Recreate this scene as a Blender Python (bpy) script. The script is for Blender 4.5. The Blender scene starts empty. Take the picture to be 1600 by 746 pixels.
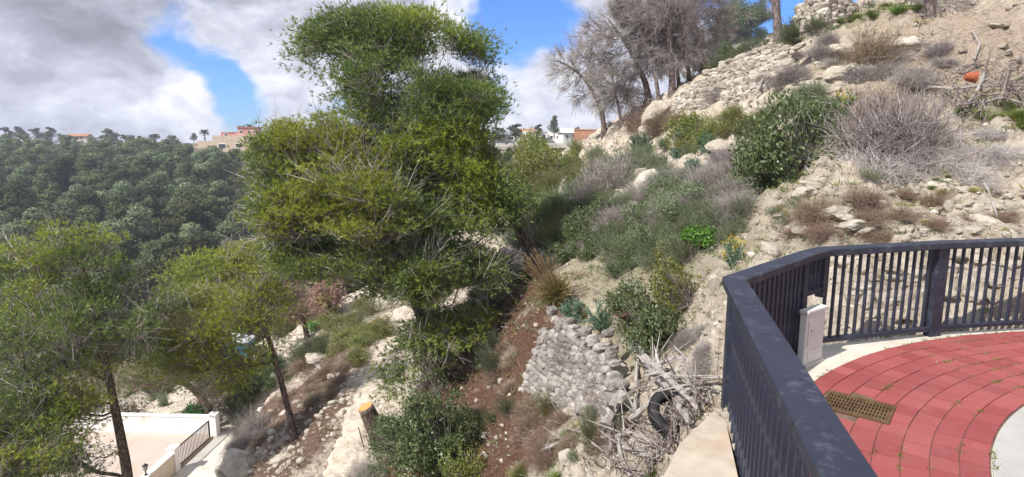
import bpy, bmesh, math, random
import numpy as np
from mathutils import Vector, Matrix

SC = bpy.context.scene
COL = SC.collection
RAD = math.radians
rng = np.random.default_rng(7)
random.seed(7)

# ------------------------------------------------------------------ camera
F, PITCH, CZ = 900.0, math.atan(142 / 900.0), 1.85
CP, SP = math.cos(PITCH), math.sin(PITCH)


def ray(px, py):
    xc, yc = (px - 800) / F, (373 - py) / F
    return np.array([xc, CP + yc * SP, -SP + yc * CP])


def at(px, py, Y):
    """the place seen at that spot of the photograph, Y metres ahead"""
    d = ray(px, py)
    return np.array([0, 0, CZ]) + d * (Y / d[1])


cam = bpy.data.cameras.new('camera')
camo = bpy.data.objects.new('camera', cam)
COL.objects.link(camo)
camo.location = (0, 0, CZ)
camo.rotation_euler = (math.pi / 2 - PITCH, 0, 0)
cam.sensor_width = 36
cam.lens = 36 * F / 1600
cam.clip_start, cam.clip_end = 0.05, 5000
SC.camera = camo

# ------------------------------------------------------------------ noise


def _hash(i, j, s):
    n = (i.astype(np.int64) * 374761393 + j.astype(np.int64) * 668265263 + s * 974711) & 0xffffffff
    n = ((n ^ (n >> 13)) * 1274126177) & 0xffffffff
    return ((n ^ (n >> 16)) & 0xffff) / 65535.0


def vnoise(x, y, s=0):
    x, y = np.asarray(x, float), np.asarray(y, float)
    i, j = np.floor(x), np.floor(y)
    f, g = x - i, y - j
    f, g = f * f * (3 - 2 * f), g * g * (3 - 2 * g)
    a, b = _hash(i, j, s), _hash(i + 1, j, s)
    c, d = _hash(i, j + 1, s), _hash(i + 1, j + 1, s)
    return (a + (b - a) * f) * (1 - g) + (c + (d - c) * f) * g - 0.5


def fbm(x, y, s=0, o=4):
    r, a = 0, 1
    for k in range(o):
        r = r + a * vnoise(x * 2 ** k, y * 2 ** k, s + k * 17)
        a *= 0.5
    return r


def vnoise3(p, s=0):
    return (vnoise(p[:, 0], p[:, 1] + p[:, 2] * 0.7, s) + vnoise(p[:, 1] + 31, p[:, 2], s + 3) + vnoise(p[:, 2] + 11, p[:, 0] + 57, s + 5))


def sstep(a, b, x):
    t = np.clip((x - a) / (b - a), 0, 1)
    return t * t * (3 - 2 * t)


# ------------------------------------------------------------------ terrain
CTRL = [  # spots of ground: where they show in the photograph and how far ahead they lie
    (1600, 380, 7.3), (1400, 380, 7.2), (1250, 392, 6.9), (1140, 445, 6.4),
    (1600, 270, 9), (1450, 270, 9.5), (1300, 290, 9.2), (1180, 370, 8),
    (1600, 130, 12), (1450, 130, 13), (1320, 170, 13), (1200, 250, 12), (1100, 330, 11.3),
    (1600, 0, 17), (1500, 0, 18), (1400, 30, 18), (1280, 50, 18.5), (1200, 82, 20), (1100, 125, 22), (1040, 165, 24), (945, 208, 29),
    (1150, 165, 18.5), (1000, 225, 23), (1060, 250, 17), (1000, 290, 17.5), (960, 340, 14.8), (900, 300, 22), (860, 278, 30), (820, 270, 42), (790, 310, 33),
    (1040, 430, 10.4), (950, 430, 12), (880, 440, 13.3), (1050, 505, 8.7), (1105, 560, 7), (1000, 600, 7.7), (1040, 690, 6.1), (950, 700, 7.1), (900, 690, 8), (900, 600, 9.6), (850, 485, 12),
    (825, 590, 10.6), (800, 600, 11.8), (780, 500, 14.5), (760, 450, 17.5), (720, 560, 14.8), (740, 700, 10.3), (660, 700, 11.8),
    (830, 410, 17.5), (760, 380, 26),
    (540, 740, 14), (575, 640, 17), (600, 560, 22), (625, 490, 29), (640, 450, 38), (592, 688, 14.6),
    (430, 740, 15.5), (460, 682, 18), (500, 600, 22), (540, 520, 30), (480, 527, 31), (520, 470, 45),
    (380, 740, 18), (400, 640, 24), (335, 690, 28), (280, 742, 25.3), (200, 742, 25.3), (0, 746, 25), (200, 655, 33), (330, 610, 38), (430, 520, 43),
    (540, 900, 10.5), (800, 900, 7), (1000, 900, 4.6), (200, 900, 18), (-200, 800, 24),
]
_c3 = [tuple(at(*c)) for c in CTRL]
_c3 += [(4.1, 5.6, -.02), (2.9, 5.35, -.05), (5.2, 5.9, 0), (9, 6.5, .4), (2.2, 4.9, -.25), (1.4, 4.25, -.6), (0.9, 3.4, -.9),
        (0, 0, -2.6), (-4, 2, -4.6), (1, 1, -1.9), (5, 2, -.5), (9, 2, -.3), (0, -5, -3), (6, -5, -.5), (-10, -5, -8), (-16, 8, -10.5), (-25, 15, -13),
        (12, 60, 2.6), (20, 38, 8.5), (30, 30, 13), (22, 16, 8.6), (30, 10, 12), (16, 8, 4), (40, 60, 16), (-5, 55, -6), (-30, 40, -18), (-45, 30, -20), (-20, 60, -16), (-10, 45, -8.5), (3, 60, -.5)]
_c3 = np.array(_c3)


def _fit(P, lam=.25):
    n = len(P)
    d = np.linalg.norm(P[:, None, :2] - P[None, :, :2], axis=2)
    A = np.zeros((n + 3, n + 3))
    A[:n, :n] = -d - np.eye(n) * lam
    A[:n, n] = 1
    A[:n, n + 1:] = P[:, :2]
    A[n:, :n] = A[:n, n:].T
    b = np.zeros(n + 3)
    b[:n] = P[:, 2]
    return np.linalg.solve(A, b)


_w = _fit(_c3)


def _rbf(x, y):
    n = len(_c3)
    if np.size(x) < 4000:
        xf, yf = np.ravel(x), np.ravel(y)
        D = np.sqrt((xf[:, None] - _c3[None, :, 0]) ** 2 + (yf[:, None] - _c3[None, :, 1]) ** 2 + .15)
        return (_w[n] + _w[n + 1] * xf + _w[n + 2] * yf - D @ _w[:n]).reshape(np.shape(x))
    r = _w[n] + _w[n + 1] * x + _w[n + 2] * y
    for k in range(n):
        r = r - _w[k] * np.sqrt((x - _c3[k, 0]) ** 2 + (y - _c3[k, 1]) ** 2 + .15)
    return r


PATH = np.array([at(490, 900, 10.3), at(520, 800, 12.3), at(527, 740, 14), at(545, 690, 15.5), at(572, 620, 18), at(598, 560, 22), at(622, 495, 29), at(640, 450, 38), at(655, 432, 46)])
PLAT = [(.2, -3), (.3, -1.5), (.6, 0), (.965, 1.58), (1.585, 3.97), (2.57, 4.98), (2.84, 5.21), (4.18, 5.58), (5.10, 5.74), (6.6, 5.95), (9.5, 6.05), (9.5, -3)]


def seg_dist(x, y, pts):
    best = np.full(np.shape(x), 1e9)
    zz = np.zeros(np.shape(x))
    for a, b in zip(pts[:-1], pts[1:]):
        ab = b[:2] - a[:2]
        t = np.clip(((x - a[0]) * ab[0] + (y - a[1]) * ab[1]) / (ab @ ab), 0, 1)
        d = np.hypot(x - a[0] - t * ab[0], y - a[1] - t * ab[1])
        m = d < best
        best = np.where(m, d, best)
        zz = np.where(m, a[2] + t * (b[2] - a[2]), zz)
    return best, zz


def inside(x, y, poly):
    r = np.zeros(np.shape(x), bool)
    n = len(poly)
    for i in range(n):
        (x0, y0), (x1, y1) = poly[i], poly[(i + 1) % n]
        c = ((y0 > y) != (y1 > y)) & (x < (x1 - x0) * (y - y0) / (y1 - y0 + 1e-12) + x0)
        r ^= c
    return r


GZ = -13.55   # the yard below


def far_hill(x, y):
    d = y * .97 - np.minimum(x, 0) * .22 + np.clip(x, 0, 80) * .5
    z = np.interp(d, [0, 45, 75, 110, 150, 200, 240, 275, 330, 500, 1500], [-24, -23.5, -21.5, -15.5, -10, -3, 2, 4.2, 4.5, 3, -8])
    return z + 5 * vnoise(x / 55, y / 55, 5) * sstep(60, 140, d) + 1.3 * fbm(x / 14, y / 14, 9, 3) * sstep(50, 90, d)


def H0(x, y):
    near = _rbf(np.clip(x, -60, 45), np.clip(y, -12, 62))
    dp, zp = seg_dist(x, y, PATH)
    near = near + (zp - near) * (1 - sstep(.7, 2.2, dp)) * .9
    b = sstep(42, 78, y - .25 * x * (x < 0) * -1 + np.clip(-x - 25, 0, 60) * .7)
    b = np.maximum(b, sstep(90, 150, np.hypot(x, y)))
    return near * (1 - b) + far_hill(x, y) * b


def H(x, y):
    x, y = np.asarray(x, float), np.asarray(y, float)
    z = H0(x, y)
    r = np.hypot(x, y)
    dp, _ = seg_dist(x, y, PATH)
    amp = (1 - sstep(35, 60, r)) * (.25 + .75 * sstep(.6, 1.6, dp))
    n1 = fbm(x / 1.9, y / 1.9, 21, 3)
    n2 = fbm(x / .55 + .3 * n1, y / .55, 33, 4)
    crag = np.abs(vnoise(x / .9 + y / 2.2, y / .8 - x / 3, 41)) * 2
    rug = sstep(1.5, 5, x) + .4
    led = np.abs(((z + .25 * n1 + .12 * x) / .85) % 1 - .5) * 2
    z = z + amp * (.42 * n1 + (.15 + .14 * rug) * n2 + (.12 + .20 * rug) * (crag - .5) + .30 * sstep(2, 5, x) * sstep(-.2, .35, fbm(x / 3.1, y / 3.1, 88, 2)) * (sstep(.25, .6, led) - .5))
    z = z + amp * (.06 + .05 * sstep(2, 4, x)) * fbm(x / .16, y / .16, 55, 3)
    # the levelled yard by the house
    yard = sstep(-28, -25.5, x) * (1 - sstep(-12.8, -10.8, x)) * sstep(18, 20.5, y) * (1 - sstep(30.5, 32.5, y))
    z = z + (GZ - z) * yard
    p = inside(x, y, PLAT)
    z = np.where(p, np.minimum(z, -.35), z)
    return z


def hit(px, py, y0=2.2, y1=330):
    """where the line of sight through that spot meets the ground"""
    d = ray(px, py)
    ys = np.exp(np.linspace(math.log(y0), math.log(y1), 260))
    P = np.array([0, 0, CZ])[None] + d[None] * (ys / d[1])[:, None]
    below = P[:, 2] < H(P[:, 0], P[:, 1])
    i = int(np.argmax(below)) if below.any() else len(ys) - 1
    if i == 0:
        return P[0]
    lo, hi = ys[i - 1], ys[i]
    yy = np.linspace(lo, hi, 24)
    Q = np.array([0, 0, CZ])[None] + d[None] * (yy / d[1])[:, None]
    b = Q[:, 2] < H(Q[:, 0], Q[:, 1])
    return Q[int(np.argmax(b))] if b.any() else Q[-1]


def ground(x, y):
    return float(H(np.array([x]), np.array([y]))[0])


# ------------------------------------------------------------------ object helpers
def tag(o, label=None, cat=None, group=None, kind=None):
    for k, v in (('label', label), ('category', cat), ('group', group), ('kind', kind)):
        if v:
            o[k] = v
    return o


def link(name, me, parent=None, loc=None):
    o = bpy.data.objects.new(name, me)
    COL.objects.link(o)
    if parent is not None:
        o.parent = parent
    if loc is not None:
        o.location = loc
    return o


def thing(name, label, cat, loc=(0, 0, 0), group=None, rotz=0):
    o = link(name, None, None, loc)
    o.rotation_euler = (0, 0, rotz)
    return tag(o, label, cat, group)


def copy_tree(o, parent=None):
    c = o.copy()
    COL.objects.link(c)
    if parent is not None:
        c.parent = parent
    for ch in list(o.children):
        copy_tree(ch, c)
    return c


class MB:
    """collects verts and faces; every add may carry its own material index"""

    def __init__(s):
        s.v, s.f, s.m, s.n = [], [], [], 0

    def add(s, v, f, m=0):
        v = np.asarray(v, float).reshape(-1, 3)
        f = np.asarray(f, np.int64)
        s.v.append(v)
        s.f.append(f + s.n)
        s.m.append(np.full(len(f), m, np.int32))
        s.n += len(v)

    def mesh(s, name, mats, smooth=False):
        me = bpy.data.meshes.new(name)
        if not s.v:
            return me
        V = np.concatenate(s.v)
        me.vertices.add(len(V))
        me.vertices.foreach_set('co', V.astype(np.float32).ravel())
        li = np.concatenate([f.ravel() for f in s.f]).astype(np.int32)
        ln = np.concatenate([np.full(len(f), f.shape[1], np.int32) for f in s.f])
        st = np.concatenate([[0], np.cumsum(ln)[:-1]]).astype(np.int32)
        me.loops.add(len(li))
        me.loops.foreach_set('vertex_index', li)
        me.polygons.add(len(ln))
        me.polygons.foreach_set('loop_start', st)
        me.polygons.foreach_set('loop_total', ln)
        me.polygons.foreach_set('material_index', np.concatenate(s.m))
        me.polygons.foreach_set('use_smooth', np.full(len(ln), bool(smooth)))
        for m in (mats if isinstance(mats, (list, tuple)) else [mats]):
            me.materials.append(m)
        me.update(calc_edges=True)
        return me

    def build(s, name, mats, parent=None, loc=None, smooth=False):
        return link(name, s.mesh(name, mats, smooth), parent, loc)

    # shapes
    def box(s, c, size, rz=0, m=0, rot=None, bev=0.0):
        hx, hy, hz = [q / 2 for q in size]
        if bev > 0:
            b = min(bev, hx * .9, hy * .9, hz * .9)
            bm = bmesh.new()
            bmesh.ops.create_cube(bm, size=1)
            for v in bm.verts:
                v.co = Vector((v.co.x * 2 * hx, v.co.y * 2 * hy, v.co.z * 2 * hz))
            bmesh.ops.bevel(bm, geom=bm.edges[:], offset=b, segments=2, affect='EDGES', profile=.6)
            s.bm(bm, c, rz, m, rot)
            return
        v = np.array([(x, y, z) for x in (-hx, hx) for y in (-hy, hy) for z in (-hz, hz)])
        f = [(0, 1, 3, 2), (4, 6, 7, 5), (0, 4, 5, 1), (2, 3, 7, 6), (0, 2, 6, 4), (1, 5, 7, 3)]
        R = np.array(rot) if rot is not None else rotz(rz)
        s.add(v @ R.T + np.array(c), f, m)

    def bm(s, bm, c=(0, 0, 0), rz=0, m=0, rot=None):
        bm.verts.index_update()
        v = np.array([q.co[:] for q in bm.verts])
        R = np.array(rot) if rot is not None else rotz(rz)
        v = v @ R.T + np.array(c)
        by = {}
        for f in bm.faces:
            by.setdefault(len(f.verts), []).append([q.index for q in f.verts])
        n0 = s.n
        first = True
        for k, fs in by.items():
            if first:
                s.add(v, fs, m)
                first = False
            else:
                s.f.append(np.array(fs) + n0)
                s.m.append(np.full(len(fs), m, np.int32))
        bm.free()

    def tube(s, pts, rad, sides=6, m=0, cap=True):
        pts = np.asarray(pts, float)
        n = len(pts)
        rad = np.broadcast_to(np.asarray(rad, float), (n,))
        t = np.gradient(pts, axis=0)
        t /= np.linalg.norm(t, axis=1)[:, None] + 1e-9
        up = np.array([0, 0, 1.0]) if abs(t[0, 2]) < .9 else np.array([1.0, 0, 0])
        a = np.cross(t, up)
        a /= np.linalg.norm(a, axis=1)[:, None] + 1e-9
        b = np.cross(t, a)
        th = np.arange(sides) * 2 * math.pi / sides
        V = pts[:, None] + rad[:, None, None] * (np.cos(th)[None, :, None] * a[:, None] + np.sin(th)[None, :, None] * b[:, None])
        i = np.arange(n - 1)[:, None] * sides
        j = np.arange(sides)[None]
        k = (j + 1) % sides
        f = np.stack([i + j, i + k, i + sides + k, i + sides + j], -1).reshape(-1, 4)
        n0 = s.n
        s.add(V.reshape(-1, 3), f, m)
        if cap and sides >= 3:
            fs = np.array([list(range(sides))[::-1], [(n - 1) * sides + q for q in range(sides)]])
            s.f.append(fs + n0)
            s.m.append(np.full(2, m, np.int32))

    def blades(s, p, d, ln, wd, m=0, seed=1):
        """narrow triangles: needles and grass"""
        n = len(p)
        r = np.random.default_rng(seed)
        side = np.cross(d, r.normal(size=(n, 3)))
        side /= np.linalg.norm(side, axis=1)[:, None] + 1e-9
        ln = np.broadcast_to(ln, (n,))[:, None]
        wd = np.broadcast_to(wd, (n,))[:, None]
        V = np.stack([p - side * wd / 2, p + side * wd / 2, p + d * ln], 1)
        s.add(V.reshape(-1, 3), np.arange(3 * n).reshape(-1, 3), m)

    def leaves(s, p, d, ln, wd, m=0, seed=1):
        """four-cornered leaves with a slight fold"""
        n = len(p)
        r = np.random.default_rng(seed)
        side = np.cross(d, r.normal(size=(n, 3)))
        side /= np.linalg.norm(side, axis=1)[:, None] + 1e-9
        ln = np.broadcast_to(ln, (n,))[:, None]
        wd = np.broadcast_to(wd, (n,))[:, None]
        V = np.stack([p, p + d * ln * .45 + side * wd / 2, p + d * ln, p + d * ln * .45 - side * wd / 2], 1)
        s.add(V.reshape(-1, 3), np.arange(4 * n).reshape(-1, 4), m)

    def leaves_n(s, p, nrm_, ln, wd, m=0, seed=1, jit=.45):
        """leaves lying roughly along a rounded clump, so that the clump takes light and shade as a mass"""
        n = len(p)
        r = np.random.default_rng(seed)
        nn = nrm_ + jit * r.normal(size=(n, 3))
        d = np.cross(nn, r.normal(size=(n, 3)))
        d /= np.linalg.norm(d, axis=1)[:, None] + 1e-9
        side = np.cross(nn, d)
        side /= np.linalg.norm(side, axis=1)[:, None] + 1e-9
        ln = np.broadcast_to(ln, (n,))[:, None]
        wd = np.broadcast_to(wd, (n,))[:, None]
        V = np.stack([p - d * ln * .5, p + side * wd / 2, p + d * ln * .5, p - side * wd / 2], 1)
        s.add(V.reshape(-1, 3), np.arange(4 * n).reshape(-1, 4), m)

    def sticks(s, a, b, r0, r1, m=0):
        """many thin three-sided twigs"""
        n = len(a)
        t = b - a
        t = t / (np.linalg.norm(t, axis=1)[:, None] + 1e-9)
        u = np.cross(t, np.array([.31, .52, .8]))
        u /= np.linalg.norm(u, axis=1)[:, None] + 1e-9
        w = np.cross(t, u)
        r0 = np.broadcast_to(r0, (n,))[:, None]
        r1 = np.broadcast_to(r1, (n,))[:, None]
        V = []
        for base, r in ((a, r0), (b, r1)):
            for q in range(3):
                th = q * 2 * math.pi / 3
                V.append(base + r * (math.cos(th) * u + math.sin(th) * w))
        V = np.stack(V, 1)
        o = np.arange(n)[:, None, None] * 6
        f = o + np.array([[0, 1, 4, 3], [1, 2, 5, 4], [2, 0, 3, 5]])[None]
        s.add(V.reshape(-1, 3), f.reshape(-1, 4), m)


def rotz(a):
    c, q = math.cos(a), math.sin(a)
    return np.array([[c, -q, 0], [q, c, 0], [0, 0, 1.0]])


def frame(x, z=(0, 0, 1)):
    """rotation whose X axis runs along x"""
    x = np.asarray(x, float)
    x = x / np.linalg.norm(x)
    y = np.cross(z, x)
    y /= np.linalg.norm(y)
    z = np.cross(x, y)
    return np.stack([x, y, z], 1)


# ------------------------------------------------------------------ materials
class N:
    def __init__(s, name):
        s.mat = bpy.data.materials.new(name)
        s.mat.use_nodes = True
        s.t = s.mat.node_tree
        s.t.nodes.clear()
        s.out = s.t.nodes.new('ShaderNodeOutputMaterial')

    def n(s, ty, ins=None, **kw):
        nd = s.t.nodes.new('ShaderNode' + ty)
        for k, v in kw.items():
            setattr(nd, k, v)
        for k, v in (ins or {}).items():
            if isinstance(v, bpy.types.NodeSocket):
                s.t.links.new(v, nd.inputs[k])
            else:
                nd.inputs[k].default_value = v
        return nd

    def coord(s, which='Object'):
        return s.n('TexCoord').outputs[which]

    def noise(s, scale, detail=5, rough=.6, vec=None, dist=0):
        nd = s.n('TexNoise', {'Scale': scale, 'Detail': detail, 'Roughness': rough, 'Distortion': dist})
        s.t.links.new(vec if vec is not None else s.coord(), nd.inputs['Vector'])
        return nd.outputs['Fac']

    def ramp(s, fac, stops):
        nd = s.n('ValToRGB')
        e = nd.color_ramp.elements
        while len(e) < len(stops):
            e.new(.5)
        for k, (p, c) in enumerate(stops):
            e[k].position = p
            e[k].color = (*c, 1) if len(c) == 3 else c
        s.t.links.new(fac, nd.inputs[0])
        return nd.outputs[0]

    def mix(s, fac, a, b, blend='MIX'):
        nd = s.n('Mix', data_type='RGBA', blend_type=blend)
        for i, v in ((0, fac), (6, a), (7, b)):
            if isinstance(v, bpy.types.NodeSocket):
                s.t.links.new(v, nd.inputs[i])
            else:
                nd.inputs[i].default_value = v if i == 0 else (*v, 1)
        return nd.outputs[2]

    def math(s, op, a, b=0.0, clamp=False):
        nd = s.n('Math', operation=op, use_clamp=clamp)
        for i, v in ((0, a), (1, b)):
            if isinstance(v, bpy.types.NodeSocket):
                s.t.links.new(v, nd.inputs[i])
            else:
                nd.inputs[i].default_value = v
        return nd.outputs[0]

    def bump(s, h, strength=.5, dist=.02):
        return s.n('Bump', {'Height': h, 'Strength': strength, 'Distance': dist}).outputs[0]

    def bsdf(s, col, rough=.8, normal=None, metal=0, spec=.3):
        nd = s.n('BsdfPrincipled')
        for k, v in (('Base Color', col), ('Roughness', rough), ('Metallic', metal), ('Specular IOR Level', spec)):
            if isinstance(v, bpy.types.NodeSocket):
                s.t.links.new(v, nd.inputs[k])
            else:
                nd.inputs[k].default_value = (*v, 1) if k == 'Base Color' else v
        if normal is not None:
            s.t.links.new(normal, nd.inputs['Normal'])
        s.t.links.new(nd.outputs[0], s.out.inputs[0])
        return nd


def leaf_mat(name, dark, mid, light, trans=.35, obj_var=.25, gloss=.03, nscale=.9, ncon=1.2):
    """foliage: colour differs from leaf to leaf and from plant to plant, some light passes through"""
    m = N(name)
    g = m.n('NewGeometry')
    oi = m.n('ObjectInfo')
    c = m.ramp(g.outputs['Random Per Island'], [(0, dark), (.5, mid), (1, light)])
    nz = m.noise(nscale, 3, .6)
    c = m.mix(m.math('MULTIPLY', m.math('SUBTRACT', nz, .35, True), ncon, True), c, tuple(q * 1.35 for q in light))
    hs = m.n('HueSaturation', {'Hue': m.math('ADD', m.math('MULTIPLY', oi.outputs['Random'], .16 * min(obj_var, .28)), .5 - .08 * min(obj_var, .28)), 'Saturation': 1.0,
                               'Value': m.math('ADD', m.math('MULTIPLY', oi.outputs['Random'], obj_var), 1 - obj_var / 2), 'Color': c})
    col = hs.outputs[0]
    d = m.n('BsdfDiffuse', {'Color': col})
    t = m.n('BsdfTranslucent', {'Color': col})
    gl = m.n('BsdfGlossy', {'Color': (.9, .95, 1, 1), 'Roughness': .45})
    a = m.n('MixShader', {0: trans, 1: d.outputs[0], 2: t.outputs[0]})
    b = m.n('MixShader', {0: gloss, 1: a.outputs[0], 2: gl.outputs[0]})
    m.t.links.new(b.outputs[0], m.out.inputs[0])
    return m.mat


def bark_mat(name, a, b, scale=9):
    m = N(name)
    co = m.coord()
    mp = m.n('Mapping', {'Vector': co, 'Scale': (1, 1, .35)}).outputs[0]
    nz = m.noise(scale, 6, .7, mp)
    vo = m.n('TexVoronoi', {'Scale': scale * 1.3, 'Vector': mp}, feature='DISTANCE_TO_EDGE').outputs[0]
    c = m.ramp(nz, [(.3, a), (.7, b)])
    c = m.mix(m.math('SUBTRACT', 1, m.math('MULTIPLY', vo, 6, True)), c, tuple(q * .45 for q in a))
    m.bsdf(c, .95, m.bump(m.math('ADD', nz, vo), .8, .03), spec=.1)
    return m.mat


def plain(name, col, rough=.8, var=.2, scale=6, bump=.15, metal=0, spec=.3, dirt=None):
    m = N(name)
    nz = m.noise(scale, 6, .65)
    c = m.ramp(nz, [(.25, tuple(q * (1 - var) for q in col)), (.75, tuple(min(1, q * (1 + var)) for q in col))])
    if dirt:
        n2 = m.noise(scale * .35, 5, .7)
        c = m.mix(m.math('MULTIPLY', m.math('SUBTRACT', n2, .5, True), 3, True), c, dirt)
    m.bsdf(c, rough, m.bump(m.noise(scale * 6, 4), bump, .01), metal, spec)
    return m.mat


M = {}
M['log'] = plain('weathered_wood', (.31, .28, .26), .9, .4, 9, .6)
M['stick'] = plain('old_wood', (.25, .215, .195), .9, .45, 9, .6)
M['pine'] = leaf_mat('pine_needles', (.044, .085, .018), (.110, .172, .038), (.215, .275, .064), .38, .08)
M['pine_warm'] = leaf_mat('pine_needles_warm', (.10, .14, .015), (.22, .27, .030), (.37, .41, .055), .42, .08)
M['pine_far'] = leaf_mat('pine_needles_far', (.034, .046, .022), (.066, .082, .038), (.13, .145, .070), .25, .9, .0, .16, 2.6)
M['far_light'] = leaf_mat('pale_pine_needles', (.085, .11, .06), (.14, .17, .092), (.21, .24, .135), .25, .6, .0)
M['pine_dark'] = leaf_mat('pine_needles_dark', (.02, .035, .012), (.04, .06, .018), (.08, .1, .03), .25, .4)
M['oak'] = leaf_mat('shrub_leaves', (.035, .058, .018), (.075, .108, .034), (.15, .185, .075), .3)
M['grey_green'] = leaf_mat('grey_green_leaves', (.07, .10, .045), (.13, .17, .075), (.21, .25, .12), .3, .3)
M['blue_green'] = leaf_mat('blue_green_leaves', (.06, .12, .07), (.12, .20, .12), (.20, .29, .19), .3)
M['olive'] = leaf_mat('olive_leaves', (.07, .09, .015), (.14, .16, .028), (.23, .23, .05), .35, .3)
M['bright'] = leaf_mat('bright_green_leaves', (.04, .12, .015), (.08, .21, .02), (.15, .32, .04), .4)
M['grass'] = leaf_mat('grass_blades', (.05, .10, .015), (.10, .18, .025), (.20, .28, .06), .35)
M['straw'] = leaf_mat('straw_blades', (.22, .17, .07), (.38, .30, .13), (.55, .45, .24), .3)
M['dry'] = leaf_mat('dry_twigs', (.12, .098, .085), (.235, .20, .18), (.38, .34, .315), .05)
M['dry_pale'] = leaf_mat('pale_dry_twigs', (.22, .19, .18), (.36, .32, .30), (.52, .48, .45), .05)
M['dry_brown'] = leaf_mat('brown_dry_twigs', (.10, .065, .045), (.19, .13, .09), (.30, .22, .16), .05)
M['dead_pink'] = leaf_mat('dead_needles', (.24, .13, .10), (.36, .22, .18), (.48, .33, .27), .25)
M['yellow'] = leaf_mat('yellow_petals', (.6, .42, .01), (.75, .55, .02), (.8, .65, .05), .3)
M['bark'] = bark_mat('pine_bark', (.085, .062, .05), (.23, .18, .15))
M['bark_grey'] = bark_mat('dead_bark', (.13, .10, .09), (.30, .25, .235))
M['twig'] = leaf_mat('grey_twigs', (.12, .10, .08), (.22, .19, .165), (.36, .32, .29), .0)

# 
# ------------------------------------------------------------------ light, sky, air
SUN_AZ = (-.80, -.60)      # the sun stands behind us on the left
SUN_EL = RAD(47)
_s = Vector((SUN_AZ[0] * math.cos(SUN_EL), SUN_AZ[1] * math.cos(SUN_EL), math.sin(SUN_EL))).normalized()
sun = bpy.data.lights.new('sun', 'SUN')
sun.energy, sun.angle, sun.color = 5.0, RAD(.6), (1, .955, .89)
suno = link('sun', sun)
suno.rotation_euler = _s.to_track_quat('Z', 'Y').to_euler()

W = bpy.data.worlds.new('World')
SC.world = W
W.use_nodes = True
wt = W.node_tree
wt.nodes.clear()


class WN(N):
    def __init__(s, t):
        s.t = t


w = WN(wt)
STR = .11
sky = w.n('TexSky', sky_type='NISHITA', sun_disc=False, sun_elevation=SUN_EL, sun_rotation=math.atan2(SUN_AZ[0], SUN_AZ[1]), altitude=150, air_density=1.0, dust_density=.6, ozone_density=2.2)
gen = w.n('TexCoord').outputs['Generated']
nrm = w.n('VectorMath', {0: gen}, operation='NORMALIZE').outputs[0]
stretch = w.n('VectorMath', {0: nrm, 1: (1, 1, 1.7)}, operation='MULTIPLY').outputs[0]
warp = w.n('TexNoise', {'Vector': stretch, 'Scale': 7.0, 'Detail': 3.0, 'Roughness': .5}).outputs['Color']
wv = w.n('VectorMath', {0: warp, 1: (.5, .5, .5)}, operation='SUBTRACT').outputs[0]
wv = w.n('VectorMath', {0: wv, 'Scale': .10}, operation='SCALE').outputs[0]
pos = w.n('VectorMath', {0: stretch, 1: wv}, operation='ADD').outputs[0]
off = w.n('VectorMath', {0: pos, 1: (-.02, .0, .045)}, operation='ADD').outputs[0]


def cloud_noise(v):
    return w.n('TexNoise', {'Vector': v, 'Scale': 4.6, 'Detail': 9.0, 'Roughness': .56}).outputs['Fac']


def lobe(px, py, r):
    """a soft spot of sky of angular radius r about one direction"""
    d = ray(px, py)
    d = d / np.linalg.norm(d)
    q = w.n('VectorMath', {0: nrm, 1: wv}, operation='ADD').outputs[0]
    q = w.n('VectorMath', {0: q}, operation='NORMALIZE').outputs[0]
    dot = w.n('VectorMath', {0: q, 1: tuple(d)}, operation='DOT_PRODUCT').outputs['Value']
    return w.math('POWER', w.math('MAXIMUM', dot, 0.0), 1 / r ** 2)


def total(base, spots):
    for a, px, py, r in spots:
        base = w.math('ADD', base, w.math('MULTIPLY', lobe(px, py, r), a))
    return base


GAPS = [(-.17, 243, 58, .030), (-.20, 285, 80, .028), (-.30, 345, 108, .030), (-.30, 372, 140, .026), (-.20, 365, 175, .028), (-.14, 395, 190, .025),
        (-.16, 795, 25, .035), (-.20, 850, 10, .045), (-.14, 745, 40, .026), (-.14, 775, 60, .03), (-.12, 880, 60, .04), (-.16, 790, 165, .030), (-.16, 475, 22, .018), (-.1, 800, 100, .03), (-.2, 1150, -60, .1)]
FILL = [(.16, 90, 70, .2), (.14, 480, 70, .06), (.10, 420, 30, .05), (.24, 272, 120, .026), (.14, 225, 0, .03), (.12, 250, 195, .07), (.16, 640, 60, .08), (.16, 880, 165, .06), (.16, 1000, 70, .07), (.12, 180, 170, .1)]
n1, n2 = cloud_noise(pos), cloud_noise(off)
dens = total(w.math('ADD', n1, .10), GAPS + FILL)
cover = w.n('MapRange', {'Value': dens, 'From Min': .43, 'From Max': .64}, interpolation_type='SMOOTHSTEP').outputs[0]
DARK = [(0.163, 110, 70, .08), (0.136, 185, 95, .05), (0.109, 20, 100, .1), (0.163, 345, 10, .07), (0.136, 430, 30, .05), (0.082, 230, 20, .05), (0.068, 70, 140, .06), (0.082, 640, 5, .07), (0.082, 770, 95, .06), (0.054, 120, 190, .05), (0.054, 810, 100, .05)]
LIT = [(-.12, 275, 110, .035), (-.08, 170, 160, .05), (-.06, 300, 190, .06), (-.22, 885, 165, .06), (-.12, 620, 70, .1), (-.06, 460, 130, .05)]
shade = w.math('ADD', w.math('MULTIPLY', w.math('SUBTRACT', n2, n1), 2.4), .30)
fine = w.n('TexNoise', {'Vector': pos, 'Scale': 9.0, 'Detail': 6.0, 'Roughness': .5}).outputs['Fac']
shade = w.math('ADD', shade, w.math('MULTIPLY', w.math('SUBTRACT', fine, .5), 1.1))
shade = total(shade, DARK + LIT)
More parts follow.
